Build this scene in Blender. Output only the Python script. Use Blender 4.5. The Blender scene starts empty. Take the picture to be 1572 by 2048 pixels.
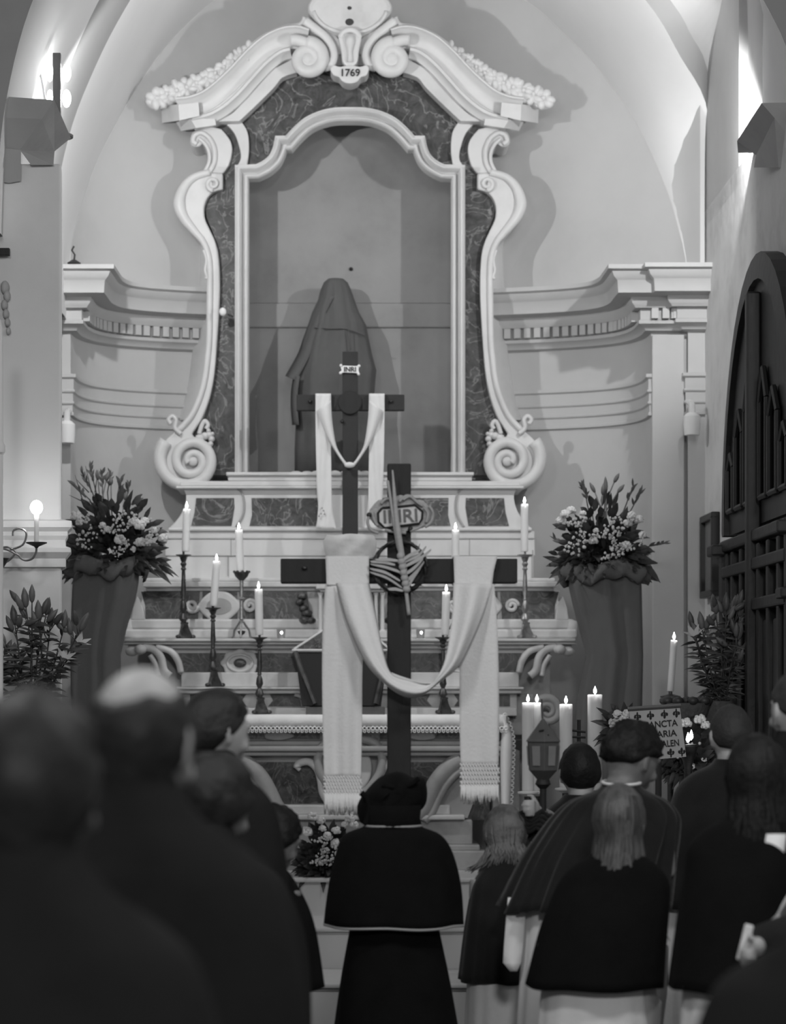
import bpy, bmesh, math, random
from mathutils import Vector, Matrix, noise
PI = math.pi
scene = bpy.context.scene
COL = scene.collection
rnd = random.Random(7)

# ---------------------------------------------------------------- camera, world, lamps, exposure
FPX, VX, HY, ZC = 4800.0, 700.0, 1370.0, 1.70      # focal length in px, principal point, eye height (m)
cam = bpy.data.cameras.new('camera'); camo = bpy.data.objects.new('camera', cam); COL.objects.link(camo)
camo.location = (0, 0, ZC); camo.rotation_euler = (PI/2, 0, 0)
cam.sensor_fit = 'HORIZONTAL'; cam.sensor_width = 24.0; cam.lens = 24.0*FPX/1572
cam.shift_x = (786-VX)/1572; cam.shift_y = (HY-1024)/1572
cam.clip_start = 0.1; cam.clip_end = 200
cam.dof.use_dof = True; cam.dof.focus_distance = 11.2; cam.dof.aperture_fstop = 2.3
scene.camera = camo
w = bpy.data.worlds.new('nave_ambient'); scene.world = w; w.use_nodes = True
w.node_tree.nodes['Background'].inputs[0].default_value = (1, 1, 1, 1)
w.node_tree.nodes['Background'].inputs[1].default_value = 0.08
scene.view_settings.view_transform = 'Standard'; scene.view_settings.look = 'None'
scene.view_settings.gamma = 1.0; scene.view_settings.use_curve_mapping = False
scene.view_settings.exposure = 0.0
LAMP_L, LAMP_R = (-1.43, 12.22, 4.64), (2.04, 12.28, 4.62)
LAMP_W = 124.0
def lamp(name, loc, watts, r=0.035):
    l = bpy.data.lights.new(name, 'POINT'); l.energy = watts; l.shadow_soft_size = r
    o = bpy.data.objects.new(name, l); o.location = loc; COL.objects.link(o); return o
def flood(loc, aim, watts, ang=142):
    l = bpy.data.lights.new('flood_light', 'SPOT'); l.energy = watts; l.shadow_soft_size = 0.03; l.spot_size = math.radians(ang); l.spot_blend = 0.22
    o = bpy.data.objects.new('flood_light', l); o.location = loc; o.rotation_euler = (Vector(aim)-Vector(loc)).to_track_quat('-Z', 'Y').to_euler(); COL.objects.link(o)
flood(LAMP_L, (0.1, 14.9, 4.3), LAMP_W*1.02, 118); flood(LAMP_R, (0.0, 14.9, 3.7), LAMP_W)
lamp('nave_fill', (-1.6, 5.0, 4.9), 200, 0.35); lamp('nave_fill', (1.9, 5.2, 4.9), 200, 0.35); lamp('nave_fill', (0.5, -2.0, 4.4), 740, 0.35)  # unseen nave lamps; the one behind the camera is added to light the foreground

# ---------------------------------------------------------------- measuring helpers
def P(px, py, D):
    s = FPX/D
    return Vector(((px-VX)/s, D, ZC-(py-HY)/s))
def mir(pts): return [(1400-p[0],)+tuple(p[1:]) for p in pts]
def lerp(a, b, t): return a+(b-a)*t
def cr(pts, n=6):
    """Catmull-Rom through points (tuples of any length)"""
    out = []; m = len(pts)
    for i in range(m-1):
        p0 = pts[max(i-1, 0)]; p1 = pts[i]; p2 = pts[i+1]; p3 = pts[min(i+2, m-1)]
        for k in range(n):
            t = k/n
            out.append(tuple(0.5*((2*b)+(-a+c)*t+(2*a-5*b+4*c-d)*t*t+(-a+3*b-3*c+d)*t**3) for a, b, c, d in zip(p0, p1, p2, p3)))
    out.append(tuple(pts[-1])); return out
def resample(pts, n):
    L = [0]
    for a, b in zip(pts, pts[1:]): L.append(L[-1]+math.dist(a, b))
    out = []; j = 0
    for i in range(n):
        t = L[-1]*i/(n-1)
        while j < len(pts)-2 and L[j+1] < t: j += 1
        u = (t-L[j])/max(1e-9, L[j+1]-L[j]); u = min(max(u, 0), 1)
        out.append(tuple(lerp(a, b, u) for a, b in zip(pts[j], pts[j+1])))
    return out
def interp(xs, ys, x):
    if x <= xs[0]: return ys[0]
    for i in range(len(xs)-1):
        if x <= xs[i+1]: return lerp(ys[i], ys[i+1], (x-xs[i])/(xs[i+1]-xs[i]))
    return ys[-1]
def spiral(cx, cy, r0, r1, a0, turns, n=40):
    return [(cx+lerp(r0, r1, i/n)*math.cos(a0+2*PI*turns*i/n), cy+lerp(r0, r1, i/n)*math.sin(a0+2*PI*turns*i/n)) for i in range(n+1)]

# ---------------------------------------------------------------- materials (all procedural)
MATS = {}
def mat(name, g, rough=0.7, var=0.0, scale=6.0, bump=0.0, bscale=30.0, emit=0.0, vein=None, metal=0.0, sheen=0.0, trans=0.0, stretch=None, spec=0.5):
    m = bpy.data.materials.new(name); m.use_nodes = True; nt = m.node_tree; N = nt.nodes; Lk = nt.links
    b = N['Principled BSDF']; b.inputs['Roughness'].default_value = rough; b.inputs['Metallic'].default_value = metal
    b.inputs['Specular IOR Level'].default_value = spec
    b.inputs['Base Color'].default_value = (g, g, g, 1)
    if sheen: b.inputs['Sheen Weight'].default_value = sheen
    if trans: b.inputs['Transmission Weight'].default_value = trans
    tc = N.new('ShaderNodeTexCoord'); src = tc.outputs['Object']
    if stretch:
        mp = N.new('ShaderNodeMapping'); mp.inputs['Scale'].default_value = stretch; Lk.new(src, mp.inputs[0]); src = mp.outputs[0]
    def ramp(fac, stops):
        r = N.new('ShaderNodeValToRGB'); e = r.color_ramp.elements
        while len(e) < len(stops): e.new(0.5)
        for q, (p, c) in zip(e, stops): q.position = p; q.color = (c, c, c, 1)
        Lk.new(fac, r.inputs[0]); return r.outputs[0]
    if vein is not None:
        nz = N.new('ShaderNodeTexNoise'); nz.inputs['Scale'].default_value = scale; nz.inputs['Detail'].default_value = 9; nz.inputs['Roughness'].default_value = 0.65
        nz.inputs['Distortion'].default_value = 1.6; Lk.new(src, nz.inputs[0])
        base = ramp(nz.outputs[0], [(0.3, max(0, g-var)), (0.7, g+var)])
        nv = N.new('ShaderNodeTexNoise'); nv.inputs['Scale'].default_value = scale*0.55; nv.inputs['Detail'].default_value = 5; nv.inputs['Distortion'].default_value = 2.2
        mp2 = N.new('ShaderNodeMapping'); mp2.inputs['Location'].default_value = (3.1, 7.7, 1.3); Lk.new(src, mp2.inputs[0]); Lk.new(mp2.outputs[0], nv.inputs[0])
        vv = ramp(nv.outputs[0], [(0.475, 0.0), (0.497, 1.0), (0.503, 1.0), (0.525, 0.0)])
        mx = N.new('ShaderNodeMix'); mx.data_type = 'RGBA'; Lk.new(vv, mx.inputs[0]); Lk.new(base, mx.inputs[6]); mx.inputs[7].default_value = (vein, vein, vein, 1)
        Lk.new(mx.outputs[2], b.inputs['Base Color'])
    elif var:
        nz = N.new('ShaderNodeTexNoise'); nz.inputs['Scale'].default_value = scale; nz.inputs['Detail'].default_value = 8; nz.inputs['Roughness'].default_value = 0.6
        Lk.new(src, nz.inputs[0]); Lk.new(ramp(nz.outputs[0], [(0.28, max(0, g-var)), (0.5, g), (0.75, min(1, g+var*0.6))]), b.inputs['Base Color'])
    if bump:
        bn = N.new('ShaderNodeTexNoise'); bn.inputs['Scale'].default_value = bscale; bn.inputs['Detail'].default_value = 6; Lk.new(src, bn.inputs[0])
        bu = N.new('ShaderNodeBump'); bu.inputs['Strength'].default_value = bump; bu.inputs['Distance'].default_value = 0.01
        Lk.new(bn.outputs[0], bu.inputs['Height']); Lk.new(bu.outputs[0], b.inputs['Normal'])
    if emit:
        b.inputs['Emission Color'].default_value = (1, 1, 1, 1); b.inputs['Emission Strength'].default_value = emit
    MATS[name] = m; return m
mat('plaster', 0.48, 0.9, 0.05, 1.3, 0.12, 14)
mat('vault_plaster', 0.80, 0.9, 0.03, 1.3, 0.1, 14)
mat('plaster_worn', 0.62, 0.92, 0.13, 3.2, 0.35, 12)
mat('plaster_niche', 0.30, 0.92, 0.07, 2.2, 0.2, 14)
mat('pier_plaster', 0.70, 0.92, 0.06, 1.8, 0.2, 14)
mat('band_dark', 0.36, 0.9, 0.02, 1.5, 0.1, 14)  # band across the vault, a darker grey than the plaster beside it
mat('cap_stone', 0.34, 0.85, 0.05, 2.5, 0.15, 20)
mat('arch_shade', 0.30, 0.85, 0.03, 2.5, 0.1, 20)  # shade of the arch faces turned from the lamps put into the colour
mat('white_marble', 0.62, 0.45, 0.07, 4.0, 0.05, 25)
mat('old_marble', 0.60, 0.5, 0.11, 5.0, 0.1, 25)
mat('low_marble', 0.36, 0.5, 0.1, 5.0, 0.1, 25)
mat('dark_marble', 0.07, 0.45, 0.045, 9.0, vein=0.22, spec=0.3)
mat('altar_inlay', 0.06, 0.35, 0.05, 11.0, vein=0.15)
mat('groove', 0.05, 0.9)
mat('step_stone', 0.55, 0.75, 0.025, 3.0, 0.1, 20)
mat('floor_stone', 0.06, 0.75, 0.02, 3.0, 0.1, 20)
mat('white_cloth', 0.80, 0.95, 0.03, 8, 0.25, 90)
mat('veil_cloth', 0.52, 0.95, 0.03, 8, 0.15, 60)
mat('stole_cloth', 0.72, 0.95, 0.03, 8, 0.15, 90)
mat('altar_linen', 0.85, 0.95, 0.03, 8, 0.15, 90)
mat('robe_white', 0.85, 0.95, 0.07, 5, 0.15, 60)
mat('purple_cloth', 0.12, 0.95, 0.012, 5, 0.15, 70)
mat('statue_veil', 0.10, 0.95, 0.012, 5, 0.1, 70)
mat('cape_black', 0.006, 0.95, 0.002, 8, 0.2, 120, spec=0.15)
mat('cape_wool', 0.016, 0.95, 0.004, 8, 0.2, 120, sheen=0.15, spec=0.15)
mat('coat_dark', 0.016, 0.95, 0.003, 8, 0.2, 60, spec=0.15)
mat('piping', 0.36, 0.8)
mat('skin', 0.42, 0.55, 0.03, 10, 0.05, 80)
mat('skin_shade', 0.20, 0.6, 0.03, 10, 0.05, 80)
mat('hair_black', 0.010, 0.6, 0.004, 40, 0.5, 60, spec=0.3)
mat('hair_dark', 0.022, 0.55, 0.009, 30, 0.5, 50, spec=0.3)
mat('hair_brown', 0.085, 0.45, 0.055, 25, 0.4, 60, stretch=(1, 1, .15))
mat('hair_light', 0.14, 0.6, 0.05, 25, 0.4, 60)
mat('hair_short', 0.030, 0.7, 0.012, 30, 0.4, 90)
mat('cross_wood', 0.022, 0.6, 0.005, 6, 0.15, 30, stretch=(6, 6, 1), spec=0.3)
mat('cross_wood_small', 0.030, 0.6, 0.006, 6, 0.15, 30, spec=0.3)
mat('door_wood', 0.013, 0.5, 0.010, 8, 0.25, 20, stretch=(5, 5, 0.6))
mat('door_frame_wood', 0.014, 0.5, 0.004, 8, 0.2, 20)
mat('iron', 0.02, 0.5, 0.005, 20)
mat('bronze', 0.085, 0.38, 0.05, 22, 0.2, 60, metal=0.6)
mat('brass', 0.34, 0.35, 0.15, 22, 0.2, 60, metal=0.7)
mat('wax', 0.74, 0.5)
MATS['wax'].node_tree.nodes['Principled BSDF'].inputs['Subsurface Weight'].default_value = 0.6
MATS['wax'].node_tree.nodes['Principled BSDF'].inputs['Subsurface Radius'].default_value = (0.05, 0.05, 0.05)
MATS['wax'].node_tree.nodes['Principled BSDF'].inputs['Subsurface Scale'].default_value = 1.0
mat('flame', 1.0, 0.5, emit=45.0)
mat('bulb', 1.0, 0.5, emit=30.0)
mat('lamp_housing', 0.10, 0.5, 0.02, 20)
mat('leaf', 0.045, 0.5, 0.025, 20)
mat('leaf_mid', 0.085, 0.5, 0.03, 20)
mat('bud', 0.14, 0.5, 0.05, 12)
mat('petal', 0.66, 0.7, 0.06, 12)
mat('petal_small', 0.50, 0.8)
mat('wicker', 0.10, 0.8, 0.03, 40, 0.4, 60)
mat('palm', 0.40, 0.7, 0.06, 20, stretch=(2, 2, 8))
mat('plaque_metal', 0.36, 0.45, 0.08, 40, 0.3, 80)
mat('plaque_field', 0.62, 0.6, 0.08, 30)
mat('ink', 0.014, 0.8)
mat('sign_cloth', 0.42, 0.9, 0.03, 10)
mat('paper_white', 0.80, 0.8)
mat('lantern_metal', 0.085, 0.45, 0.015, 20)
mat('lantern_glass', 0.22, 0.3, 0.03, 20)
mat('votive_glass', 0.30, 0.15)
mat('picture_dark', 0.02, 0.4)
mat('gilt', 0.16, 0.4, 0.04, 30)

# ---------------------------------------------------------------- mesh builder
ORG = {}
class MB:
    def __init__(s): s.v = []; s.f = []
    def add(s, vs, fs):
        o = len(s.v); s.v += [tuple(p) for p in vs]; s.f += [tuple(i+o for i in f) for f in fs]; return s
    def box(s, c, d, rz=0.0, M=None):
        vs = []
        for z in (-1, 1):
            for y in (-1, 1):
                for x in (-1, 1): vs.append(Vector((x*d[0]/2, y*d[1]/2, z*d[2]/2)))
        R = M if M is not None else Matrix.Rotation(rz, 3, 'Z')
        vs = [Vector(c)+R@p for p in vs]
        return s.add(vs, [(0, 2, 3, 1), (4, 5, 7, 6), (0, 1, 5, 4), (2, 6, 7, 3), (0, 4, 6, 2), (1, 3, 7, 5)])
    def grid(s, rows, closed=False, caps=False):
        n = len(rows[0]); vs = [p for r in rows for p in r]; fs = []
        for i in range(len(rows)-1):
            for j in range(n if closed else n-1):
                k = (j+1) % n; fs.append((i*n+j, i*n+k, (i+1)*n+k, (i+1)*n+j))
        if caps: fs.append(tuple(range(n))[::-1]); fs.append(tuple((len(rows)-1)*n+j for j in range(n)))
        return s.add(vs, fs)
    def prism(s, xz, y0, y1):
        n = len(xz)
        vs = [(x, y0, z) for x, z in xz]+[(x, y1, z) for x, z in xz]
        fs = [tuple(range(n)), tuple(range(2*n-1, n-1, -1))]+[(i, n+i, n+(i+1) % n, (i+1) % n) for i in range(n)]
        return s.add(vs, fs)
    def ppx(s, pts, D, back):
        q = [P(x, y, D) for x, y in pts]; return s.prism([(a.x, a.z) for a in q], D, D+back)
    def bpx(s, x0, y0, x1, y1, D, back): return s.ppx([(x0, y1), (x1, y1), (x1, y0), (x0, y0)], D, back)
    def tube(s, path, r, seg=8, caps=True):
        path = [Vector(p) for p in path]; n = len(path); rows = []; up = None
        for i, p in enumerate(path):
            t = (path[min(i+1, n-1)]-path[max(i-1, 0)]).normalized()
            if up is None: up = Vector((0, 0, 1)) if abs(t.z) < 0.9 else Vector((1, 0, 0))
            a = t.cross(up).normalized(); b = a.cross(t).normalized(); up = b
            rr = r[i] if isinstance(r, (list, tuple)) else r
            rows.append([p+(a*math.cos(2*PI*k/seg)+b*math.sin(2*PI*k/seg))*rr for k in range(seg)])
        return s.grid(rows, True, caps)
    def lathe(s, prof, c, seg=16, caps=True, sx=1, sy=1):
        c = Vector(c)
        return s.grid([[c+Vector((r*sx*math.cos(2*PI*k/seg), r*sy*math.sin(2*PI*k/seg), z)) for k in range(seg)] for r, z in prof], True, caps)
    def ball(s, c, r, seg=10, rings=7, M=None):
        if not isinstance(r, (tuple, list)): r = (r, r, r)
        c = Vector(c); rows = []
        for i in range(rings+1):
            a = -PI/2+PI*(0.02+0.96*i/rings); row = []
            for k in range(seg):
                p = Vector((r[0]*math.cos(a)*math.cos(2*PI*k/seg), r[1]*math.cos(a)*math.sin(2*PI*k/seg), r[2]*math.sin(a)))
                row.append(c+(M@p if M is not None else p))
            rows.append(row)
        return s.grid(rows, True, True)
    def sweep(s, path, prof, D, wid=None, caps=True, closed=False):
        """moulding swept along a world (x,z) path lying in the plane y=D; prof = [(across, toward camera)]"""
        n = len(path); rows = []
        for i, (x, z) in enumerate(path):
            if closed: a, b = path[(i-1) % n], path[(i+1) % n]
            else: a, b = path[max(i-1, 0)], path[min(i+1, n-1)]
            d1 = Vector((x-a[0], z-a[1])); d2 = Vector((b[0]-x, b[1]-z))
            if d1.length < 1e-9: d1 = d2
            if d2.length < 1e-9: d2 = d1
            d1.normalize(); d2.normalize(); n1 = Vector((-d1.y, d1.x)); n2 = Vector((-d2.y, d2.x))
            m = n1+n2; m = n1 if m.length < 1e-6 else m.normalized(); k = 1/max(0.45, m.dot(n1))
            wv = wid[i] if wid else 1.0
            rows.append([(x+m.x*o*k*wv, D-dd*(wv if wid else 1.0), z+m.y*o*k*wv) for o, dd in prof])
        if closed: rows.append(rows[0])
        s.grid(rows)
        if caps and not closed:
            m = len(prof); s.add(rows[0], [tuple(range(m))]); s.add(rows[-1], [tuple(range(m))[::-1]])
        return s
    def spx(s, pts, prof, D, wid=None, closed=False):
        q = [P(p[0], p[1], D) for p in pts]; return s.sweep([(a.x, a.z) for a in q], prof, D, wid, True, closed)
    def plan(s, path, prof, inward=1):
        """moulding swept along a plan (x,y) path; prof = [(offset to the room, z)]"""
        n = len(path); rows = []
        for i, (x, y) in enumerate(path):
            a, b = path[max(i-1, 0)], path[min(i+1, n-1)]
            d1 = Vector((x-a[0], y-a[1])); d2 = Vector((b[0]-x, b[1]-y))
            if d1.length < 1e-9: d1 = d2
            if d2.length < 1e-9: d2 = d1
            d1.normalize(); d2.normalize(); n1 = Vector((d1.y, -d1.x)); n2 = Vector((d2.y, -d2.x))
            m = (n1+n2).normalized(); k = 1/max(0.5, m.dot(n1))
            rows.append([(x+m.x*o*k*inward, y+m.y*o*k*inward, z) for o, z in prof])
        return s.grid(rows)
    def build(s, name, m, parent=None, smooth=False, bevel=0.0, solid=0.0, sub=0, kind=None, label=None):
        org = ORG.get(parent.name, Vector((0, 0, 0))) if parent else Vector((0, 0, 0))
        me = bpy.data.meshes.new(name); me.from_pydata([tuple(Vector(p)-org) for p in s.v], [], s.f)
        bm = bmesh.new(); bm.from_mesh(me)
        bmesh.ops.remove_doubles(bm, verts=bm.verts, dist=1e-5)
        bmesh.ops.recalc_face_normals(bm, faces=bm.faces); bm.to_mesh(me); bm.free()
        me.materials.append(MATS[m] if isinstance(m, str) else m)
        if smooth:
            me.polygons.foreach_set('use_smooth', [True]*len(me.polygons))
            if smooth != 'all': me.set_sharp_from_angle(angle=math.radians(42))
        o = bpy.data.objects.new(name, me); COL.objects.link(o)
        if parent: o.parent = parent
        ORG[o.name] = org
        if bevel:
            b = o.modifiers.new('bevel', 'BEVEL'); b.width = bevel; b.segments = 2; b.limit_method = 'ANGLE'; b.angle_limit = math.radians(40)
        if solid:
            b = o.modifiers.new('solid', 'SOLIDIFY'); b.thickness = solid; b.offset = 0
        if sub:
            b = o.modifiers.new('sub', 'SUBSURF'); b.levels = sub; b.render_levels = sub
        if kind: o['kind'] = kind
        if label: o['label'] = label
        return o
def tag(o, label, cat, group=None):
    o['label'] = label; o['category'] = cat
    if group: o['group'] = group
    return o
def thing(name, label, cat, loc=(0, 0, 0), group=None):
    o = bpy.data.objects.new(name, None); COL.objects.link(o); o.location = loc; o.empty_display_size = 0.1
    ORG[o.name] = Vector(loc); return tag(o, label, cat, group)
def copy_tree(root, loc, label=None):
    r = root.copy(); COL.objects.link(r); r.location = loc; ORG[r.name] = Vector(loc)
    if label: r['label'] = label
    for ch in root.children:
        c = ch.copy(); COL.objects.link(c); c.parent = r
        for g in ch.children:
            d = g.copy(); COL.objects.link(d); d.parent = c
    return r
def inst(src, parent, loc, rot=None, scale=None):
    """a part that shares mesh data with src, placed in world coordinates"""
    o = src.copy(); COL.objects.link(o); o.parent = parent
    o.location = Vector(loc)-(ORG.get(parent.name, Vector((0, 0, 0))) if parent else Vector((0, 0, 0)))
    if rot is not None: o.rotation_euler = rot
    if scale is not None: o.scale = scale if isinstance(scale, (tuple, list)) else (scale,)*3
    return o
def struct(o): o['kind'] = 'structure'; return o
def text(name, body, size, M, m, parent=None, depth=0.002, sx=1.0):
    cu = bpy.data.curves.new(name, 'FONT'); cu.body = body; cu.size = size; cu.extrude = depth; cu.align_x = 'CENTER'; cu.align_y = 'CENTER'; cu.offset = size*0.012
    t = bpy.data.objects.new(name, cu); COL.objects.link(t)
    dg = bpy.context.evaluated_depsgraph_get(); me = bpy.data.meshes.new_from_object(t.evaluated_get(dg))
    bpy.data.objects.remove(t); bpy.data.curves.remove(cu)
    org = ORG.get(parent.name, Vector((0, 0, 0))) if parent else Vector((0, 0, 0))
    me.transform(Matrix.Translation(-org)@M@Matrix.Rotation(PI/2, 4, 'X')@Matrix.Diagonal((sx, 1, 1, 1)))
    me.materials.clear(); me.materials.append(MATS[m])
    o = bpy.data.objects.new(name, me); COL.objects.link(o)
    if parent: o.parent = parent
    ORG[o.name] = org; return o
# ================================================================ THE SETTING
XC = 0.065                                              # axis of the apse
half = cr([(1.725, 14.26), (1.715, 14.48), (1.65, 14.70), (1.50, 14.87), (1.28, 14.99), (1.0, 15.08), (0.7, 15.15), (0.45, 15.17), (0.0, 15.17)], 5)
XR = 2.10
left_path = [(-2.3, 14.26)]+[(XC-x, y) for x, y in half]
right_path = [(XC+x, y) for x, y in half][::-1][1:]+[(2.0, 14.26), (2.0, 14.20), (2.4, 14.20)]
wall_path = left_path+right_path
hu = [(1.725, 14.26), (1.66, 14.46), (1.50, 14.67), (1.30, 14.82), (1.10, 14.95), (0.90, 15.06), (0.70, 15.18), (0.45, 15.32), (0.0, 15.40)]
up_left = [(-2.3, 14.26)]+cr([(XC-x, y) for x, y in hu], 4)
up_right = cr([(XC, 15.40), (0.515, 15.32), (0.765, 15.18), (0.965, 15.07), (1.20, 14.95), (1.42, 14.82), (1.64, 14.68), (1.84, 14.50), (1.98, 14.32), (2.06, 14.12)], 4)[1:]
MB().plan(wall_path, [(0, 0.3), (0, 2.0), (0, 4.14)]).build('wall_back', 'plaster', smooth=True)
struct(MB().plan(up_left+up_right, [(0, 4.12), (0, 5.5), (0, 7.4)]).build('wall_upper', 'plaster', smooth=True))
ldg = [p for p in right_path if p[0] > 1.0]; lk = MB(); lk.add([(x, y, 4.142) for x, y in ldg]+[(2.4, 15.4, 4.142), (0.9, 15.4, 4.142)], [tuple(range(len(ldg)+2))]); struct(lk.build('trim_12', 'plaster'))
struct(bpy.data.objects['wall_back'])
# panel of unpainted plaster seen inside the frame of the retable, flush band where the cornice was cut away
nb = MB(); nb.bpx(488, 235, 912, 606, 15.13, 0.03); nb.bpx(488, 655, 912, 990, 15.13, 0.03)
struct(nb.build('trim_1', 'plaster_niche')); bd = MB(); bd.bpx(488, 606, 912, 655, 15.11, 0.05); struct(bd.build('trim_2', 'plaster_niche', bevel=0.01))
hl = MB(); hl.ball(P(702, 538, 15.12), 0.012); struct(hl.build('trim_3', 'ink'))
# entablature of the apse (cornice, bed moulding, lower fillets) swept round the niche, cut behind the retable
corn = [(0.0, 4.16), (0.29, 4.15), (0.29, 4.125), (0.265, 4.115), (0.255, 4.09), (0.235, 4.07), (0.23, 4.065), (0.225, 3.995), (0.14, 3.985), (0.13, 3.95), (0.115, 3.935), (0.11, 3.925), (0.075, 3.925), (0.075, 3.86), (0.085, 3.855), (0.085, 3.835), (0.05, 3.82), (0.04, 3.80), (0.0, 3.79)]
fill = [(0, 3.55), (0.035, 3.545), (0.035, 3.525), (0.02, 3.515), (0.02, 3.455), (0.028, 3.45), (0.028, 3.44), (0.016, 3.43), (0.016, 3.385), (0.024, 3.38), (0.024, 3.37), (0.012, 3.36), (0.012, 3.32), (0.02, 3.315), (0.02, 3.30), (0, 3.295)]
cl = [p for p in left_path if p[0] < -0.72]; crr = [p for p in right_path if p[0] > 0.80]
for nm, path in (('trim_4', cl), ('trim_5', crr)):
    o = struct(MB().plan(path, corn).build(nm, 'plaster', smooth=True))
    pr = resample(path, 400); acc = 0.0; n = 0; src = None
    for i in range(1, 399):
        acc += math.dist(pr[i-1], pr[i])
        if acc > 0.062:
            acc = 0; d = (Vector(pr[i+1])-Vector(pr[i-1])).normalized(); nn = Vector((d.y, -d.x))
            if abs(pr[i][0]) > 2.05: continue
            c = (pr[i][0]+nn.x*0.093, pr[i][1]+nn.y*0.093, 3.893); rot = (0, 0, math.atan2(d.y, d.x))
            if src is None:
                src = MB().box((0, 0, 0), (0.040, 0.04, 0.06)).build('dentil', 'plaster', o); src.location = c; src.rotation_euler = rot
            else: inst(src, o, c, rot)
for nm, path in (('trim_6', cl), ('trim_7', crr)):
    struct(MB().plan(path, fill).build(nm, 'plaster', smooth=True))
# pilaster strips flanking the niche on the right
struct(MB().box((1.885, 14.235, 2.1), (0.19, 0.05, 3.35)).build('trim_8', 'plaster', bevel=0.006))
# ---- barrel vault, bounded by measured points of the arch lines
VL = [(135, 640, 14.26), (140, 510, 14.3), (160, 420, 14.35), (190, 330, 14.5), (230, 250, 14.65), (273, 175, 14.8), (330, 95, 14.95), (380, 42, 15.05), (430, 0, 15.1), (560, -75, 15.15), (740, -115, 15.17)]
VRt = [(1377, 640, 14.26), (1372, 525, 14.28), (1355, 450, 14.35), (1330, 370, 14.45), (1270, 240, 14.7), (1190, 130, 14.95), (1120, 60, 15.05), (1050, 0, 15.1), (900, -75, 15.15), (740, -115, 15.17)]
def wallD(px):
    pth = up_left+up_right; f = lambda p: VX+FPX*p[0]/p[1]-px
    for a, b_ in zip(pth, pth[1:]):
        fa, fb = f(a), f(b_)
        if fa <= 0 <= fb: return lerp(a[1], b_[1], fa/(fa-fb) if fa != fb else 0)
    return 14.2
VL = [(x, y, wallD(x)-0.004) for x, y, _ in VL]; VRt = [(x, y, wallD(x)-0.004) for x, y, _ in VRt]
def prof3(L):
    q = [P(*p) for p in L]; return resample(cr([(a.x, a.z) for a in q], 5), 40)
pL = prof3(VL)
def vault(name, Ds, m): return struct(MB().grid([[(x, D, z) for x, z in pL] for D in Ds]).build(name, m, smooth='all'))
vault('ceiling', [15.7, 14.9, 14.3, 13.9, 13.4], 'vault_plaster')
vault('trim_9', [13.4, 13.1, 12.75], 'band_dark')
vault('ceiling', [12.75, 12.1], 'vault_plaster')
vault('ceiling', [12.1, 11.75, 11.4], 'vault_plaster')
# right half: groin springing from the corner of the side wall
def curve3(L, n=40): return [Vector(p) for p in resample(cr([tuple(P(*p)) for p in L], 5), n)]
K0b = curve3([(p[0], p[1], p[2]) for p in VRt]); K0 = [Vector((a.x*1.0, a.y+0.35, a.z)) for a in K0b]
K1 = curve3([(1415, 600, 14.2), (1415, 380, 14.2), (1415, 218, 14.12), (1360, 112, 13.8), (1291, 0, 13.45), (1150, -130, 13.4), (740, -260, 13.4)])
K2 = curve3([(1416, 600, 14.2), (1416, 300, 14.2), (1415, 142, 14.1), (1382, 70, 13.75), (1340, 0, 13.4), (1200, -150, 13.1), (740, -340, 12.9)])
K3 = curve3([(1417, 600, 14.2), (1417, 280, 14.2), (1417, 135, 14.1), (1430, 60, 13.8), (1444, 0, 13.55), (1465, -120, 13.2), (1300, -330, 12.8), (740, -450, 12.5)])
K4 = [Vector((a.x+0.05, 12.0, a.z+0.5)) for a in K3]
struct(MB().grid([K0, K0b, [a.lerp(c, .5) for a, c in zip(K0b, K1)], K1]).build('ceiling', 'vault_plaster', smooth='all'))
struct(MB().grid([K1, K2]).build('trim_10', 'band_dark', smooth='all'))
struct(MB().grid([K2, K3, K4]).build('ceiling', 'plaster', smooth='all'))
# front face of the left transverse arch, right arch soffit with its front face
fr = [(x, 11.4, z) for x, z in pL]
struct(MB().grid([fr, [(x-1.6, 11.4, z+1.3) for x, y, z in fr]]).build('trim_13', 'arch_shade'))
SA = curve3([(1606, 260, 11.4), (1590, 160, 11.4), (1572, 91, 11.4), (1527, 0, 11.4), (1440, -150, 11.4), (1200, -380, 11.4)], 24)
SB = curve3([(1525, 345, 12.22), (1525, 205, 12.22), (1525, 100, 12.22), (1525, 0, 12.22), (1500, -150, 12.22), (1300, -380, 12.22)], 24)
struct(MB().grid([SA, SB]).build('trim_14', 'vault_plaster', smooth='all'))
struct(MB().grid([SA, [Vector((a.x+1.8, 11.4, a.z+1.0)) for a in SA]]).build('trim_15', 'arch_shade'))
# ---- right side wall (with the great door), its upper part ends in a bright return beside the recess
struct(MB().box((XR+0.15, 10.2, 2.24), (0.30, 8.2, 4.52)).build('wall_right', 'plaster_worn'))
struct(MB().box((XR+0.30, 13.6, 5.95), (0.60, 1.28, 3.1)).build('trim_11', 'plaster'))
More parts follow.
